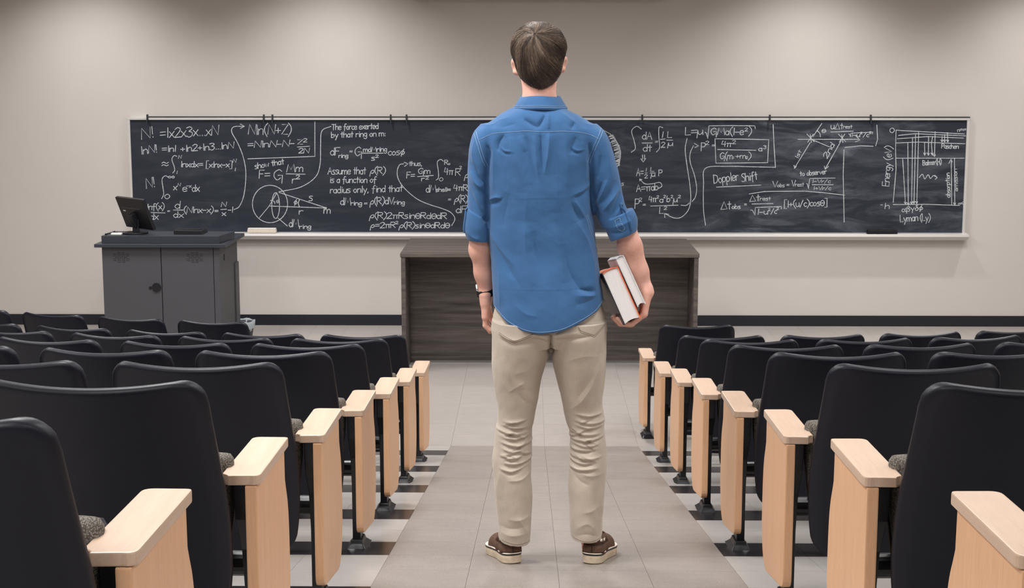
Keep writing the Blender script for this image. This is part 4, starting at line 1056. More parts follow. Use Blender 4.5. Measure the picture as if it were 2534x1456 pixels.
# rolled cuffs
CU_L = [lr(512, 1154, 1221, 5.195, .066), lr(530, 1151, 1221, 5.196, .069), lr(560, 1148, 1220, 5.197, .070), lr(580, 1152, 1218, 5.198, .067), lr(604, 1160, 1216, 5.198, .060)]
lo, hi, fn = loft_fn(CU_L, tilt_cut(1185, 595, -.08), tilt_cut(1185, 531, -.55)); sh.add(lo, hi, fn, .003)
CU_R = [lr(505, 1468, 1560, 5.19, .068), lr(530, 1478, 1573, 5.19, .072), lr(550, 1486, 1577, 5.19, .073), lr(575, 1500, 1574, 5.19, .07), lr(604, 1512, 1560, 5.19, .058)]
lo, hi, fn = loft_fn(CU_R, tilt_cut(1535, 586, .42), tilt_cut(1530, 530, .42)); sh.add(lo, hi, fn, .003)
V, Q = sh.mesh()
def jl(pts, w_, a, kind='r'): return (pts, w_, a, kind)
FOLDS = [
 # yoke
 jl([(1296, 291), (1314, 302), (1331, 314)], 6, -3.2), jl([(1348, 283), (1340, 298), (1331, 314)], 5, -3.4), jl([(1356, 280), (1356, 318)], 5, 2.2), jl([(1420, 300), (1412, 318)], 6, -1.8), jl([(1380, 275), (1425, 305)], 9, 1.6), jl([(1225, 300), (1262, 290)], 8, 1.4), jl([(1240, 312), (1280, 302)], 7, -1.2),
 # box pleat and its shadows
 jl([(1357, 326), (1356, 365), (1348, 420)], 6, 3.4), jl([(1338, 328), (1339, 370), (1344, 420)], 7, -3.8), jl([(1322, 330), (1326, 380), (1332, 430)], 8, 2.2), jl([(1370, 330), (1378, 390), (1386, 470)], 14, -1.8), jl([(1300, 332), (1312, 368), (1330, 450)], 9, -2.2), jl([(1286, 331), (1300, 372)], 7, 2.0),
 jl([(1249, 330), (1236, 348), (1232, 372)], 8, -3.2), jl([(1262, 334), (1270, 372), (1300, 460)], 12, 2.2), jl([(1238, 362), (1250, 372), (1268, 374)], 4, 2.0, 'f'), jl([(1205, 356), (1213, 372), (1210, 400), (1206, 440)], 6, -3.6), jl([(1222, 345), (1224, 400), (1222, 470)], 9, 2.0),
 jl([(1425, 335), (1413, 360), (1412, 380)], 8, -2.6), jl([(1412, 362), (1425, 372), (1440, 370)], 4, 1.8, 'f'), jl([(1440, 345), (1446, 400), (1448, 450)], 9, 1.8), jl([(1455, 350), (1461, 376), (1458, 410)], 6, -3.2), jl([(1395, 340), (1402, 400), (1405, 460)], 12, 1.5),
 # ironed crease and the folds around it
 jl([(1228, 485), (1290, 486), (1360, 484), (1422, 485)], 3, .13, 'f'), jl([(1209, 505), (1228, 494), (1246, 485)], 6, -2.8), jl([(1209, 492), (1230, 484), (1244, 488)], 5, 2.4), jl([(1419, 484), (1441, 476), (1459, 460)], 7, -3.0), jl([(1415, 478), (1440, 466), (1457, 448)], 8, 2.6), jl([(1420, 490), (1432, 512), (1444, 534)], 6, 3.0), jl([(1412, 495), (1425, 520), (1438, 545)], 7, -2.6),
 # long drapes in the lower back
 jl([(1423, 540), (1448, 590), (1462, 650), (1468, 708)], 10, 4.0), jl([(1390, 590), (1404, 650), (1425, 690), (1440, 708)], 15, -3.4), jl([(1432, 703), (1452, 708), (1470, 712)], 6, -3.8), jl([(1430, 718), (1452, 722), (1472, 722)], 8, 2.4), jl([(1365, 540), (1385, 620), (1398, 690)], 18, 2.4), jl([(1315, 560), (1330, 620), (1350, 690)], 14, -2.2), jl([(1300, 540), (1302, 610), (1318, 700)], 14, 2.0), jl([(1222, 590), (1250, 640), (1290, 700)], 10, -1.8), jl([(1214, 570), (1240, 610), (1275, 650)], 10, 1.8),
 jl([(1222, 706), (1300, 705), (1400, 704), (1475, 699)], 3, .13, 'f'), jl([(1205, 405), (1206, 460), (1207, 520), (1210, 592)], 4, -3.5), jl([(1458, 398), (1462, 450), (1467, 510), (1475, 546)], 4, -3.5), jl([(1236, 660), (1240, 720), (1238, 750)], 9, 1.6), jl([(1275, 740), (1300, 760), (1330, 768)], 8, 1.0), jl([(1245, 560), (1250, 520), (1262, 470)], 16, -1.4), jl([(1420, 740), (1450, 735), (1480, 725)], 10, -1.6), jl([(1375, 425), (1380, 520)], 22, 1.6), jl([(1305, 470), (1300, 540)], 20, 1.4),
 # sleeves
 jl([(1168, 396), (1180, 425), (1193, 442), (1204, 452)], 6, -3.6), jl([(1166, 420), (1178, 448), (1196, 466)], 6, 3.0), jl([(1190, 462), (1204, 476)], 5, -2.8), jl([(1161, 462), (1176, 496), (1200, 530)], 8, -2.6), jl([(1172, 470), (1188, 505), (1205, 525)], 8, 2.4), jl([(1175, 345), (1172, 380), (1174, 420)], 7, 1.8), jl([(1200, 532), (1206, 548)], 6, -2.5), jl([(1155, 566), (1170, 582), (1190, 590)], 6, 1.6),
 jl([(1488, 446), (1478, 470), (1468, 496)], 7, -3.6), jl([(1500, 440), (1488, 476), (1476, 505)], 7, 3.2), jl([(1524, 443), (1504, 474), (1478, 505)], 7, -3.2), jl([(1530, 460), (1512, 490), (1490, 520)], 8, 3.0), jl([(1532, 470), (1520, 505), (1506, 540)], 7, -2.6), jl([(1538, 480), (1528, 515), (1520, 535)], 7, 2.2), jl([(1484, 380), (1482, 410), (1474, 440)], 8, -2.2), jl([(1500, 360), (1505, 400), (1512, 440)], 9, 1.8), jl([(1470, 500), (1476, 520), (1490, 540)], 5, -2.6), jl([(1510, 560), (1535, 552), (1560, 540)], 6, 1.4), jl([(1505, 575), (1530, 572), (1556, 560)], 6, -1.4)]
D, N = sculpt(V, Q, FOLDS)
D = D * 2.7 + .0016 * waves(V, 3, 14, 22) + .0004 * waves(V, 5, 18, 70)
V = V + N * D[:, None]
shirt = pput('shirt', me_np('shirt', V, Q, M['shirt']))
shirt['label'] = 'blue cotton shirt with rolled sleeves and white stitching'
bvh = BVHTree.FromPolygons(V.tolist(), Q.tolist())
hem_in = [(1225, 751), (1247, 772), (1264, 784), (1297, 799), (1335, 804), (1384, 798), (1426, 781), (1468, 759), (1490, 737)]
off5 = lambda L, dx, dy: [(a + dx, b_ + dy) for a, b_ in L]
shL = [(1173, 325), (1184, 357), (1194, 390), (1204, 412)]; shR = [(1492, 320), (1480, 346), (1466, 379), (1458, 401)]
yk = [(1187, 344), (1208, 334), (1230, 327), (1296, 321.5), (1342, 323), (1395, 322), (1436, 326), (1462, 333), (1480, 342)]
for L_ in ([hem_in], [shL], [off5(shL, 6, -1)], [shR], [off5(shR, -6, -2)], [yk], [[(1448, 528), (1458, 563), (1477, 618)]], [[(1452, 526), (1462, 560), (1478, 605)]]): surface_lines(bvh, L_, .00058, M['stitch'], 'stitching', shirt)
pg = [(1519, 541), (1530, 535), (1535, 548), (1543, 560), (1538, 568), (1527, 563), (1522, 552), (1519, 541)]
surface_lines(bvh, [[a, b_] for a, b_ in zip(pg[:-1], pg[1:])] + [[(1522, 552), (1535, 548)]], .0005, M['stitch'], 'placket_stitching', shirt)
# sleeve tab and buttons
def tab(pts, wd, name):
    V, F = [], []
    pts = [Vector(p) for p in catmull([P3(*p) for p in pts], 5)]
    q = []
    for p in pts:
        h = bvh.find_nearest(p); q.append(h[0] + (h[1] if h[1].dot(p - h[0]) > 0 or (p - h[0]).length < .003 else -h[1]) * .0015)
    V, F = tube_arrays(q, wd, 8)
    return V, F
for pts in ([(1541, 497, 5.125), (1548, 515, 5.12), (1556, 535, 5.115), (1562, 552, 5.115), (1564, 566, 5.122)], [(1156, 513, 5.17), (1148, 540, 5.165), (1146, 560, 5.165), (1151, 574, 5.17)]):
    v_, f_ = tab(pts, .0045, 'tab'); v_ = [Vector(p) for p in v_]
    put('sleeve_tab', me_from('sleeve_tab', v_, f_, M['shirt'], True), shirt)
    a = sum(v_[:8], Vector()) / 8
    b0 = MB().cyl((a.x, a.y - .0065, a.z - .008), .0055, .004, 'y', 14).build('button', M['black'], shirt)
# collar
n = 48; V_, F_ = [], []
cx0, zt = fg(1337, 238); _, zb = fg(1335, 266)
for k in range(n):
    a = 2 * math.pi * k / n; ca, sa = math.cos(a), math.sin(a)
    back = max(0, -sa)
    for rx, ry, z in ((.0615, .062, zt - .002), (.065, .066, zt + .001 - .004 * (1 - back)), (.0685, .069, zt - .001), (.079, .078, (zt + zb) / 2), (.0925, .088, zb - .002 + .002 * back), (.094, .0895, zb - .006), (.0905, .086, zb - .007), (.0615, .062, zb + .005)):
        V_.append((cx0 + rx * ca, 5.195 + ry * sa * (1.05 if sa < 0 else .95), z + .0012 * math.sin(3 * a + .5)))
for k in range(n):
    for q in range(8): F_.append((k * 8 + q, ((k + 1) % n) * 8 + q, ((k + 1) % n) * 8 + (q + 1) % 8, k * 8 + (q + 1) % 8))
put('collar', me_from('collar', V_, F_, M['shirt'], True), shirt)
for rr, dz in ((1.004, .004), (.965, .009)):
    pts = [(cx0 + .0925 * rr * math.cos(a), 5.195 + .0885 * rr * 1.05 * math.sin(a), zb + dz - .002 + .0012 * math.sin(3 * a + .5)) for a in np.linspace(math.pi * 1.02, math.pi * 1.98, 40)]
    v_, f_ = tube_arrays(pts, .0006, 5); put('collar_stitching', me_from('collar_stitching', v_, f_, M['stitch'], True), shirt)

# ---- trousers ------------------------------------------------------------
tr = Field((-.27, 5.02, .72), (.20, 5.36, 1.72), .0027)
lo, hi, fn = loft_fn([lr(700, 1234, 1476, 5.187, .09), lr(740, 1230, 1484, 5.187, .10), lr(775, 1222, 1496, 5.186, .115), lr(800, 1219, 1500, 5.184, .122), lr(818, 1219, 1500, 5.182, .125), lr(850, 1240, 1480, 5.182, .10)], fg(1335, 852)[1], None, 2.3); tr.add(lo, hi, fn, .012)
LG_L = [lr(790, 1219, 1356, 5.182, .126), lr(830, 1218, 1361, 5.182, .128), lr(866, 1217, 1362, 5.184, .122), lr(899, 1217, 1351, 5.186, .114), lr(941, 1221, 1339, 5.188, .104), lr(978, 1227, 1333, 5.19, .096), lr(1007, 1231, 1328, 5.192, .09), lr(1040, 1231, 1322, 5.193, .085), lr(1060, 1227, 1317, 5.192, .084), lr(1099, 1223, 1317, 5.188, .084), lr(1134, 1217, 1315, 5.184, .085), lr(1173, 1221, 1315, 5.178, .086), lr(1208, 1224, 1317, 5.174, .086), lr(1250, 1228, 1316, 5.171, .086), lr(1300, 1233, 1314, 5.168, .087), lr(1360, 1238, 1312, 5.166, .088)]
LG_R = [lr(790, 1364, 1501, 5.182, .126), lr(830, 1363, 1501, 5.182, .128), lr(866, 1363, 1500, 5.184, .122), lr(908, 1370, 1500, 5.186, .113), lr(948, 1380, 1496, 5.188, .103), lr(975, 1386, 1492, 5.19, .097), lr(1000, 1392, 1490, 5.192, .09), lr(1025, 1397, 1494, 5.193, .086), lr(1045, 1402, 1496, 5.193, .085), lr(1064, 1409, 1496, 5.192, .084), lr(1109, 1411, 1500, 5.188, .085), lr(1150, 1409, 1501, 5.182, .086), lr(1197, 1406, 1497, 5.176, .086), lr(1243, 1408, 1493, 5.172, .086), lr(1290, 1410, 1490, 5.169, .087), lr(1350, 1413, 1488, 5.166, .088)]
hl = fg(1275, 1330); hr = fg(1450, 1322)
lo, hi, fn = loft_fn(LG_L, lambda X, Y: hl[1] + (X - hl[0]) * -.12 + np.clip(Y - 5.1, 0, .2) * .06, None, 2.15); tr.add(lo, hi, fn, .008)
lo, hi, fn = loft_fn(LG_R, lambda X, Y: hr[1] + (X - hr[0]) * .02 + np.clip(Y - 5.1, 0, .2) * .06, None, 2.15); tr.add(lo, hi, fn, .008)
# seat shape: gentle cleft
V, Q = tr.mesh()
TF = [jl([(1361, 796), (1362, 830), (1363, 872)], 5, -16), jl([(1299, 826), (1325, 824), (1345, 830), (1362, 842)], 5, -4.2), jl([(1300, 817), (1330, 814), (1358, 822)], 6, 4.0), jl([(1365, 826), (1390, 826), (1420, 822), (1465, 815)], 5, -4.0), jl([(1368, 816), (1400, 812), (1430, 808)], 6, 3.2), jl([(1335, 790), (1350, 806), (1360, 815)], 5, -3), jl([(1392, 795), (1378, 808), (1366, 818)], 6, -3),
      jl([(1236, 825), (1268, 836), (1300, 834), (1330, 836)], 6, -3.2), jl([(1237, 815), (1268, 826), (1300, 822)], 6, 2.8), jl([(1240, 850), (1256, 900), (1264, 930)], 8, 2.4), jl([(1248, 850), (1264, 900), (1276, 930)], 9, -1.6), jl([(1300, 930), (1278, 945), (1255, 960)], 7, 2.2), jl([(1275, 935), (1290, 970), (1320, 995)], 9, -2.2), jl([(1290, 930), (1306, 965), (1322, 985)], 8, 1.8),
      jl([(1488, 860), (1470, 920), (1440, 975), (1405, 1005)], 9, 2.6), jl([(1478, 870), (1458, 925), (1425, 975)], 9, -2.2), jl([(1500, 880), (1494, 920), (1480, 970)], 6, -1.8), jl([(1400, 880), (1440, 866), (1480, 870)], 12, 1.4), jl([(1250, 960), (1290, 950), (1325, 960)], 9, -1.6), jl([(1330, 870), (1310, 900), (1270, 910)], 14, 1.4)]
rf = random.Random(5)
def knee(l0, r0, y0, y1, cnt, tl):
    for i in range(cnt):
        y = y0 + (y1 - y0) * i / (cnt - 1) + rf.uniform(-3, 3)
        a = l0 + rf.uniform(-4, 22); b_ = r0 - rf.uniform(-4, 24); sag = rf.uniform(2, 8); ti = rf.uniform(-9, 9) + tl
        TF.append(jl([(a, y + ti * .5), ((a + b_) / 2, y + sag), (b_, y - ti * .5)], rf.uniform(3.6, 5.6), rf.uniform(3.0, 4.6), 'r'))
        TF.append(jl([(a + 4, y + 7 + ti * .5), ((a + b_) / 2, y + 7 + sag), (b_ - 4, y + 7 - ti * .5)], rf.uniform(3.2, 5), -rf.uniform(3.4, 5.0), 'r'))
for l0, r0 in ((1232, 1320), (1402, 1497)):
    for i in range(9):
        y = rf.uniform(1022, 1140); a = l0 + rf.uniform(0, 45); b_ = a + rf.uniform(22, 42); sg_ = rf.choice((-1, 1)) * rf.uniform(8, 20)
        TF.append(jl([(a, y - sg_ / 2), ((a + b_) / 2, y + rf.uniform(-2, 3)), (min(b_, r0), y + sg_ / 2)], rf.uniform(2.8, 4), rf.uniform(-4, -2.5)))
        TF.append(jl([(a, y - sg_ / 2 - 6), ((a + b_) / 2, y - 5), (min(b_, r0), y + sg_ / 2 - 5)], rf.uniform(2.8, 4), rf.uniform(2, 3)))
knee(1232, 1320, 1028, 1140, 9, 2); knee(1402, 1497, 1014, 1142, 10, -2)
TF += [jl([(1238, 1120), (1270, 1150), (1312, 1142)], 6, -2.2), jl([(1258, 1173), (1290, 1171), (1314, 1156)], 5, 2.6), jl([(1240, 1150), (1232, 1200), (1240, 1262)], 8, 2.2), jl([(1250, 1160), (1246, 1220), (1250, 1280)], 9, -1.8), jl([(1258, 1265), (1285, 1268), (1312, 1262)], 6, 1.8), jl([(1240, 1300), (1270, 1304), (1310, 1302)], 10, 2.4), jl([(1236, 1285), (1270, 1288), (1310, 1284)], 10, -2.2), jl([(1282, 1260), (1296, 1285), (1306, 1300)], 6, 1.6),
       jl([(1412, 1150), (1430, 1172), (1455, 1184)], 6, -2.4), jl([(1418, 1140), (1450, 1160), (1490, 1160)], 6, 2.2), jl([(1486, 1180), (1484, 1220), (1490, 1262)], 8, 2.2), jl([(1474, 1190), (1474, 1230), (1480, 1270)], 8, -1.8), jl([(1425, 1290), (1450, 1275), (1470, 1290)], 8, 1.8), jl([(1420, 1310), (1450, 1300), (1484, 1312)], 8, -1.8), jl([(1440, 1250), (1460, 1246), (1480, 1236)], 7, 1.6)]
D, N = sculpt(V, Q, TF); D *= 1.5
D += .0010 * waves(V, 13, 14, 28) + .0004 * waves(V, 15, 18, 90)
V = V + N * D[:, None]
trs = pput('trousers', me_np('trousers', V, Q, M['chino']))
trs['label'] = 'khaki cotton trousers with creased knees'
bt = BVHTree.FromPolygons(V.tolist(), Q.tolist())
pk1 = [(1236, 815), (1274, 832), (1316, 816), (1322, 800)]; pk2 = [(1428, 797), (1434, 806), (1467, 819), (1494, 798)]
for L in (pk1, pk2):
    for dy in (0, -4): surface_lines(bt, [[(a[0], a[1] + dy), (b_[0], b_[1] + dy)] for a, b_ in zip(L[:-1], L[1:])], .0007, M['seam'], 'pocket_stitching', trs, .0003)
for L_ in ([(1241, 1318), (1275, 1324), (1310, 1326)], [(1415, 1314), (1450, 1318), (1486, 1315)]): surface_lines(bt, [L_], .0007, M['seam'], 'hem_stitching', trs, .0003)
surface_lines(bt, [[(1361.5, 812), (1362, 830), (1362.5, 850)]], .0008, M['seam'], 'seat_seam', trs, .0003)

# ---- body: head, neck, arms, hands, legs in one skin -----------------------
bo = Field((-.36, 5.01, .70), (.36, 5.38, 2.615), .003)
def shrink(tab, d_): return [(r[0], r[1], r[2], max(.01, r[3] - d_), max(.01, r[4] - d_)) for r in tab]
lo, hi, fn = loft_fn(shrink(T_TAB[3:-3], .024)); bo.add(lo, hi, fn, .01)
for tab_ in (LG_L, LG_R):
    lo, hi, fn = loft_fn(shrink(tab_[:-3], .022)); bo.add(lo, hi, fn, .01)
for x, z in (fg(1268, 1345), fg(1459, 1340)): bo.cone((x, 5.165, z + .05), (x, 5.163, z - .03), .033, .027)
# neck and head
hx, hz = fg(1334, 132)
HY = 5.205
lo, hi, fn = loft_fn([lr(150, 1298, 1372, 5.20, .058), lr(190, 1294, 1375, 5.198, .058), lr(215, 1293, 1376, 5.197, .059), lr(240, 1291, 1378, 5.196, .062), lr(262, 1280, 1390, 5.194, .07), lr(285, 1262, 1408, 5.19, .08)]); bo.add(lo, hi, fn, .02)
bo.ell((hx, HY, hz), (.076, .092, .098), .02)
bo.ell((hx, HY + .012, hz + .004), (.074, .088, .092), .02)
bo.ell((hx, HY + .035, hz - .075), (.060, .062, .062), .03)
bo.ell((hx, HY + .075, hz - .112), (.026, .024, .022), .03)
bo.cone((hx, HY + .098, hz - .005), (hx, HY + .115, hz - .045), .009, .013, .02)
bo.ell((hx, HY + .108, hz - .05), (.017, .012, .009), .01)
for s in (-1, 1):
    bo.ell((hx + s * .033, HY + .102, hz - .004), (.016, .018, .012), .012, None, True)
    bo.ell((hx + s * .032, HY + .092, hz + .016), (.022, .012, .006), .015)
bo.ell((hx, HY + .1, hz - .077), (.024, .010, .005), .006); bo.ell((hx, HY + .099, hz - .087), (.021, .010, .006), .006)
for s, px, py in ((-1, 1275, 167), (1, 1394, 161)):
    ex, ez = fg(px, py)
    rt = Matrix.Rotation(s * .32, 3, 'Y') @ Matrix.Rotation(-s * .35, 3, 'Z')
    bo.ell((ex, HY + .004, ez), (.0095, .021, .031), .006, rt)
    bo.ell((ex + s * .004, HY - .006, ez - .002), (.005, .012, .019), .004, rt, True)
    bo.cone((ex - s * .012, HY + .006, ez - .012), (ex, HY + .002, ez - .016), .009, .008, .008)
# left arm and hand
A = lambda px, py, y: np.array(P3(px, py, y))
sL, eL, wL = A(1200, 345, 5.19), A(1187, 560, 5.197), A(1201, 726, 5.235)
bo.cone(sL, A(1190, 450, 5.192), .034, .030, .02); bo.cone(A(1190, 450, 5.192), eL, .030, .034, .02)
bo.cone(eL, A(1188, 620, 5.205), .036, .0365, .02); bo.cone(A(1188, 620, 5.205), A(1196, 680, 5.223), .0365, .0305, .02); bo.cone(A(1196, 680, 5.223), wL, .0305, .0245, .02)
bo.cone(A(1199, 735, 5.222), A(1201, 752, 5.225), .020, .018, .015); bo.cone(A(1203, 730, 5.25), A(1203, 752, 5.258), .019, .017, .015)
for k, yy in enumerate((5.222, 5.242, 5.262, 5.281)):
    lk = (.82, .97, 1.0, .92)[k]
    K = A(1200 + k * .6, 789, yy); bo.cone(A(1201, 748, 5.242 + (yy - 5.25) * .6), K, .0145, .0125, .014)
    P1 = A(1200 + 1 * k, 789 + 26 * lk, yy + .004); P2 = A(1211 + k * .6, 789 + 40 * lk, yy + .006); P3_ = A(1222 + k * .5, 789 + 36 * lk, yy + .006)
    bo.cone(K, P1, .0098, .0088, .005); bo.cone(P1, P2, .0088, .0082, .003); bo.cone(P2, P3_, .0082, .007, .003)
th0 = A(1204, 752, 5.275); bo.cone(th0, A(1206, 775, 5.302), .015, .0115, .012); bo.cone(A(1206, 775, 5.302), A(1211, 797, 5.312), .011, .0098, .005); bo.cone(A(1211, 797, 5.312), A(1217, 812, 5.312), .0098, .008, .004)
# right arm and hand round the books
sR, eR, wR = A(1468, 345, 5.19), A(1547, 560, 5.195), A(1597, 722, 5.205)
bo.cone(sR, A(1488, 455, 5.19), .034, .029, .02); bo.cone(A(1488, 455, 5.19), A(1508, 512, 5.19), .029, .029, .01); bo.cone(A(1508, 512, 5.19), eR, .029, .034, .01)
bo.cone(eR, A(1559, 612, 5.198), .036, .0405, .02); bo.cone(A(1559, 612, 5.198), A(1580, 672, 5.203), .0405, .034, .02); bo.cone(A(1580, 672, 5.203), wR, .033, .0275, .02)
bo.cone(A(1603, 716, 5.19), A(1606, 724, 5.19), .017, .016, .015)
for k, yy in enumerate((5.158, 5.178, 5.199, 5.220)):
    lk = (.86, .97, 1.0, .93)[k]
    K = A(1593 - k * .5, 775, yy); bo.cone(A(1599, 728, 5.197 + (yy - 5.19) * .55), K, .0165, .0118, .014)
    P1 = K + (A(1558, 803, yy) - K) * lk; P2 = P1 + (A(1533, 802, yy) - A(1558, 803, yy)) * lk; P3_ = P2 + (A(1516, 787, yy) - A(1533, 802, yy)) * lk
    bo.cone(K, P1, .0100, .0088, .005); bo.cone(P1, P2, .0088, .0082, .003); bo.cone(P2, P3_, .0082, .0068, .003)
    if k == 1: RING = (K + (P1 - K) * .62, (P1 - K) / np.linalg.norm(P1 - K))
t0 = A(1598, 735, 5.222); t1 = A(1592, 745, 5.262); t2 = A(1580, 735, 5.292); t3 = A(1570, 722, 5.306)
bo.cone(t0, t1, .016, .0125, .012); bo.cone(t1, t2, .012, .0105, .005); bo.cone(t2, t3, .0105, .008, .004)
V, Q = bo.mesh(); N = normals(V, Q)
V = V + N * (.0004 * waves(V, 21, 14, 60))[:, None]
body = pput('body', me_np('body', V, Q, M['skin']))
body['label'] = 'bare forearms, hands, neck and ears'
for s in (-1, 1):
    bm = bmesh.new(); bmesh.ops.create_uvsphere(bm, u_segments=16, v_segments=10, radius=.0115)
    me = bpy.data.meshes.new('eye'); bm.to_mesh(me); bm.free(); me.materials.append(M['eye'])
    o = pput('eye', me); o.location = (hx + s * .033, HY + .083, hz - .004)
# ring on the right hand
rc_, rd = RING; rq = Vector(rd).to_track_quat('Z', 'Y'); V_, F_ = [], []
for k in range(24):
    a = 2 * math.pi * k / 24
    for rr, zz in ((.0097, -.002), (.0108, -.002), (.0108, .002), (.0097, .002)): V_.append(Vector(rc_) + rq @ Vector((rr * math.cos(a), rr * math.sin(a), zz)))
for k in range(24):
    for q in range(4): F_.append((k * 4 + q, ((k + 1) % 24) * 4 + q, ((k + 1) % 24) * 4 + (q + 1) % 4, k * 4 + (q + 1) % 4))
pput('ring', me_from('ring', V_, F_, M['gold'], True))['label'] = 'gold finger ring'
# watch on the left wrist
wt = empty('wrist_watch', (0, 0, 0), 0, person); wt.matrix_parent_inverse = PINV; wt['label'] = 'black strap wrist watch'
wc = A(1199.5, 728, 5.236); wd = (A(1203, 752, 5.245) - A(1196, 690, 5.225)); wq = Vector(wd).to_track_quat('Z', 'Y')
def band(r0x, r0y, r1, h, bumps=0):
    V_, F_ = [], []; n = 48
    for k in range(n):
        a = 2 * math.pi * k / n; hh = h * (1 + bumps * (k % 4 == 0))
        for e_, zz in ((0, -hh), (r1, -hh * .92), (r1, hh * .92), (0, hh)):
            V_.append(Vector(wc) + wq @ Vector(((r0x + e_) * math.cos(a), (r0y + e_) * math.sin(a), zz)))
    for k in range(n):
        for q in range(4): F_.append((k * 4 + q, ((k + 1) % n) * 4 + q, ((k + 1) % n) * 4 + (q + 1) % 4, k * 4 + (q + 1) % 4))
    return V_, F_
v_, f_ = band(.0268, .0268, .0035, .0125, .08); put('strap', me_from('strap', v_, f_, M['black'], False), wt)
xl, zl = fg(1178, 722)
cs_ = MB().cyl((-.0, 0, 0), .017, .006, 'z', 28).build('case', M['silver'], wt, .0015); cs_.location = (xl + .005, 5.252, zl); cs_.rotation_euler = (0, math.radians(-100), 0)
fc_ = MB().cyl((0, 0, .006), .0145, .0008, 'z', 28).build('dial', M['black'], wt); fc_.location = cs_.location; fc_.rotation_euler = cs_.rotation_euler

# ---- hair ---------------------------------------------------------------
hr_ = Field((-.19, 5.06, 2.33), (.06, 5.34, 2.63), .003)
HT = [lr(54, 1323, 1345, 5.215, .022), lr(57, 1312, 1353, 5.213, .044), lr(62, 1302, 1363, 5.211, .066), lr(70, 1290, 1376, 5.208, .086), lr(80, 1280, 1386, 5.206, .099), lr(93, 1271, 1394, 5.204, .108), lr(110, 1267.5, 1400.5, 5.202, .112), lr(128, 1267.5, 1400, 5.20, .113), lr(142, 1271, 1397, 5.196, .110), lr(158, 1277, 1391, 5.186, .096), lr(172, 1281, 1387, 5.175, .082), lr(186, 1285, 1382, 5.165, .062), lr(198, 1293, 1374, 5.160, .044), lr(208, 1305, 1364, 5.155, .030), lr(216, 1317, 1354, 5.150, .018), lr(223, 1328, 1345, 5.148, .010)]
lo, hi, fn = loft_fn(HT, None, None, 2.1); hr_.add(lo, hi, fn, .004)
# face opening
def face(X, Y, Z): return -(np.minimum(Y - (5.262 - .0 * Z), (hz + .048) - Z)) + 0 * X
sl, X, Y, Z = hr_.win((-9, -9, -9), (9, 9, 9)); hr_.f[sl] = np.maximum(hr_.f[sl], -face(X, Y, Z))
V, Q = hr_.mesh()
ka = np.arctan2(V[:, 0] - hx, -(V[:, 1] - HY))
N = normals(V, Q)
V = V + N * (.0012 * np.sin(ka * 46 + 4 * np.sin(V[:, 2] * 40)) * np.clip((hz + .09 - V[:, 2]) / .05, 0, 1) - .002)[:, None]
hair = pput('hair', me_np('hair', V, Q, M['hair_cap'])); hair['label'] = 'short brown hair with a crown swirl'
hb = BVHTree.FromPolygons(V.tolist(), Q.tolist())
wx_, wz_ = fg(1324, 90)
C0 = Vector((hx, HY - .0, hz - .01))
WD = (Vector((wx_, HY - .092, wz_)) - C0).normalized()
e1 = WD.cross(Vector((0, 0, 1))).normalized(); e2 = WD.cross(e1).normalized()
rh = random.Random(3)
SV, SF, ST = [], [], []
def strand(rho0, psi0, ln, swirl, rad, lift, clump, tint):
    P, R = [], []; nseg = 6
    for i in range(nseg + 1):
        t = i / nseg
        rho = rho0 + ln * t; psi = psi0 + swirl * t * (1 - .3 * t) + clump * t * t
        d_ = WD * math.cos(rho) + (e1 * math.cos(psi) + e2 * math.sin(psi)) * math.sin(rho)
        # hair hangs: bend directions gradually downwards
        d_ = (d_ + Vector((0, .0, -.30)) * t * max(0, .9 - abs(d_.z))).normalized()
        h = hb.ray_cast(C0 + d_ * .3, -d_)
        if h[0] is None: break
        if h[0].z < fg(1335, 222)[1]: break
        if (h[0] - C0).length < .05: break
        P.append(h[0] + h[1] * (lift * math.sin(math.pi * min(1, t * .9 + .1)) + .0008)); R.append(rad * (1 - .75 * t ** 2))
    if len(P) > 3:
        v_, f_ = tube_arrays(P, R, 3, False); b0 = len(SV); SV.extend(v_); ST.extend([tint] * len(v_)); SF.extend([tuple(i + b0 for i in q) for q in f_])
for _ in range(9500):
    rho0 = 2.1 * rh.random() ** .9 + .02; psi0 = rh.uniform(0, 2 * math.pi)
    cell = round(psi0 * 7 + rho0 * 3.0); cl = (cell / 7 - (psi0 + rho0 * 3 / 7)) * .8
    lf = .5 + .5 * math.sin(cell * 12.9898 + round(rho0 * 2.2) * 4.1)
    strand(rho0, psi0, rh.uniform(.5, 1.0), .5 + rh.uniform(-.1, .1), rh.uniform(.00032, .0006), (.0006 + (.0065 if rho0 > .5 else .003) * lf) * rh.uniform(.6, 1.1), cl, .6 * (.5 + .5 * math.sin(cell * 7.31 + round(rho0 * 1.7) * 2.3)) + .4 * rh.random())
me_h = me_from('strands', SV, SF, M['hair'], True); at_ = me_h.attributes.new('tint', 'FLOAT', 'POINT'); at_.data.foreach_set('value', ST)
st_ = put('strands', me_h, hair); st_['kind'] = 'stuff'

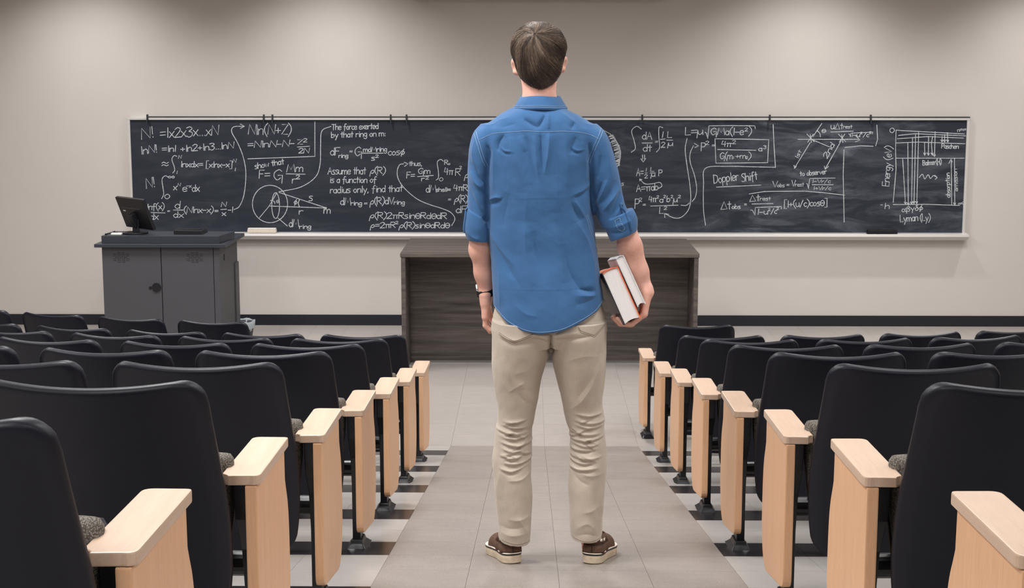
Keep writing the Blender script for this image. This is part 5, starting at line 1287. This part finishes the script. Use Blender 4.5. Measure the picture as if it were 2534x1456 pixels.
# ---- shoes ------------------------------------------------------------------
def shoe(heel, ang, side):
    """heel = floor point under the heel, ang = turn outwards"""
    z0 = slope(heel[1])
    sh_ = empty('shoe', (0, 0, 0), 0, person); sh_.matrix_parent_inverse = PINV
    sh_.location = (heel[0], heel[1], z0 + .0025); sh_.rotation_mode = 'XYZ'
    sh_.rotation_euler = (-math.atan(.1612), 0, ang)
    ol = [(0, -.004), (.020, .002), (.033, .022), (.036, .06), (.036, .11), (.042, .16), (.050, .205), (.048, .245), (.034, .280), (.010, .296), (-.016, .293), (-.036, .268), (-.046, .225), (-.046, .175), (-.040, .12), (-.036, .06), (-.033, .022), (-.020, .002)]
    ol = [(p[0] * side, p[1]) for p in ol]
    ol = [tuple(p) for p in catmull(ol, 4, True)]
    def slab(levels, m_, name):
        V_, F_ = [], []; n = len(ol)
        for sc_, z in levels:
            for x, y in ol: V_.append((x * sc_, .145 + (y - .145) * (1 + (sc_ - 1) * .35), z))
        for i in range(len(levels) - 1):
            for q in range(n): F_.append((i * n + q, i * n + (q + 1) % n, (i + 1) * n + (q + 1) % n, (i + 1) * n + q))
        F_.append(tuple(reversed(range(n)))); F_.append(tuple(range((len(levels) - 1) * n, len(levels) * n)))
        bm_ = me_from(name, V_, F_, m_, False); return put(name, bm_, sh_)
    slab([(.96, 0), (1.02, .003), (1.05, .020), (1.03, .029)], M['sole'], 'sole')
    slab([(1.045, .0285), (1.06, .0295), (1.06, .0325), (1.045, .0335)], M['black'], 'stripe')
    slab([(1.03, .033), (1.05, .034), (1.05, .0365), (1.03, .0375)], M['lace'], 'welt')
    f = Field((-.075, -.03, .02), (.075, .32, .14), .003)
    f.cone((0, .036, .045), (0, .10, .05), .036, .037, .02); f.cone((0, .10, .05), (.004 * side, .2, .04), .036, .038, .02); f.cone((.004 * side, .2, .036), (.002 * side, .252, .034), .041, .033, .02)
    f.cone((0, .040, .045), (0, .044, .088), .036, .034, .015); f.cone((0, .10, .05), (0, .085, .088), .034, .033, .015)
    sl, X, Y, Z = f.win((-9, -9, -9), (9, 9, 9)); f.f[sl] = np.maximum(f.f[sl], np.maximum(.03 - Z, Z - (.102 + 0 * X)))
    f.sub((-.03, .02, .06), (.03, .12, .14), lambda X, Y, Z: np.sqrt(X ** 2 + (np.clip(Y, .05, .085) - Y) ** 2 + (np.clip(Z, .085, .2) - Z) ** 2) - .026)
    V_, Q_ = f.mesh(); up = put('upper', me_np('upper', V_, Q_, M['shoe']), sh_)
    bs = BVHTree.FromPolygons(V_.tolist(), Q_.tolist())
    def around(z, a0, a1, k, off):
        out = []
        for i in range(k + 1):
            a = math.radians(a0 + (a1 - a0) * i / k); d_ = Vector((math.cos(a), math.sin(a), 0)); zz = z(i / k) if callable(z) else z
            h = bs.ray_cast(Vector((0, .06, zz)) + d_ * .3, -d_)
            if h[0] is not None: out.append(h[0] + d_ * off)
        return out
    # suede collar band round the ankle, heel counter, white lace pieces
    def strip(z0_, z1_, a0, a1, off, m_, name, k=36):
        A_ = around(z0_, a0, a1, k, off); B_ = around(z1_, a0, a1, k, off * .9); C_ = around(z0_, a0, a1, k, -.004); D_ = around(z1_, a0, a1, k, -.004)
        n = min(len(A_), len(B_), len(C_), len(D_)); V_ = []; F_ = []
        for i in range(n): V_ += [A_[i], B_[i], D_[i], C_[i]]
        for i in range(n - 1):
            for q in range(4): F_.append((i * 4 + q, i * 4 + 4 + q, i * 4 + 4 + (q + 1) % 4, i * 4 + (q + 1) % 4))
        F_ += [(0, 1, 2, 3), ((n - 1) * 4 + 3, (n - 1) * 4 + 2, (n - 1) * 4 + 1, (n - 1) * 4)]
        put(name, me_from(name, V_, F_, m_, True), sh_)
    strip(lambda t: .070, lambda t: .097, 130, 410, .0022, M['shoe'], 'collar_band')
    strip(.036, .068, 222, 318, .0014, M['shoe_dark'], 'heel_counter')
    for a0 in (198, 222, 300, 322, 345):
        strip(.078, .087, a0, a0 + 12, .0042, M['lace'], 'lace', 6)
    strip(.040, .094, 268, 272, .003, M['shoe_dark'], 'heel_seam', 2)
    return sh_
shoe((fg(1268, 1397)[0] + .004, 5.103), math.radians(13), -1)
shoe((fg(1462, 1397)[0] - .002, 5.103), math.radians(-13), 1)

# ------------------------------------------------------------------ the two books
def book(name, label, spine_l, spine_r, fore_l, fore_r, y0, depth, cover_l, cover_r, lean, dip):
    """near end corners in figure drawing units; the book runs forward from y0"""
    a, b_, c_, d_ = [Vector(P3(px, py, y0)) for px, py in (spine_l, spine_r, fore_l, fore_r)]
    o = empty(name, tuple((a + b_ + c_ + d_) / 4)); tag(o, label, 'book', 'hardcover books carried under the arm')
    ctr = Vector(o.location)
    wv = ((c_ + d_) / 2 - (a + b_) / 2); W_ = wv.length; wv.normalize()
    tv = ((b_ - a) + (d_ - c_)) / 2; tv -= wv * tv.dot(wv); T_ = tv.length; tv.normalize()
    hv = (Vector((0, 1, 0)) + wv * dip - tv * lean).normalized(); wv -= hv * wv.dot(hv); wv.normalize(); tv -= hv * tv.dot(hv); tv -= wv * tv.dot(wv); tv.normalize()
    def L(w_, t_, h_): return wv * w_ + tv * t_ + hv * h_
    def loft2(outline, h0, h1, mat, nm):
        n = len(outline)
        V_ = [L(p[0], p[1], h0) for p in outline] + [L(p[0], p[1], h1) for p in outline]
        F_ = [tuple(range(n)), tuple(reversed(range(n, 2 * n)))] + [(i, n + i, n + (i + 1) % n, (i + 1) % n) for i in range(n)]
        me = me_from(nm, V_, F_, mat); bm = bmesh.new(); bm.from_mesh(me); bmesh.ops.recalc_face_normals(bm, faces=bm.faces); bm.to_mesh(me); bm.free()
        return put(nm, me, o)
    w0, w1, t0_, t1_ = -W_ / 2, W_ / 2, -T_ / 2, T_ / 2; ct = .0032
    arc = lambda base, dep, k=8: [(base + dep * math.sin(math.pi * i / k), t0_ + ct + (T_ - 2 * ct) * i / k) for i in range(k + 1)]
    pages = arc(w1 - .003, -.005) + list(reversed(arc(w0 + .0035, -.003)))
    loft2(pages, .003, depth - .003, M['pages'], 'pages')
    loft2([(w0, t0_), (w1, t0_), (w1, t0_ + ct), (w0, t0_ + ct)], 0, depth, cover_l, 'cover')
    loft2([(w0, t1_ - ct), (w1, t1_ - ct), (w1, t1_), (w0, t1_)], 0, depth, cover_r, 'cover')
    sp = [(w0 + .002 - .006 * math.sin(math.pi * i / 8), t0_ + T_ * i / 8) for i in range(9)]
    loft2(sp + [(p[0] + .003, p[1]) for p in reversed(sp)], 0, depth, cover_r, 'spine')
    return o
t = NT('page_edges'); v = t.coords((1, 1, 1), 'Object', (0, .38, 0)); mp_ = t.n('ShaderNodeMapping'); mp_.inputs['Scale'].default_value = (60, 3, 2); t.l(v, mp_.inputs[0]); f = t.noise(mp_.outputs[0], 9, 3)
M['pages'] = t.set(t.ramp(f, [(.3, srgb(214, 210, 209)), (.7, srgb(224, 220, 218))]), .85, 0, .2)
M['orange'] = plain('orange_cover', srgb(226, 112, 72), .45); M['navy'] = plain('dark_cover', srgb(34, 36, 46), .4, 0, .5, 60, .3); M['greycover'] = plain('pale_grey_cover', srgb(206, 206, 206), .45)
book('hardcover_book', 'thick hardcover book with orange spine held against the hip', (1486, 671), (1529, 653), (1542, 795), (1579, 779), 5.118, .235, M['navy'], M['orange'], .13, .115)
book('hardcover_book', 'hardcover book with pale grey cover held outermost under the arm', (1522, 635), (1542, 626), (1574, 753), (1593, 744), 5.126, .24, M['greycover'], M['greycover'], .13, .115)
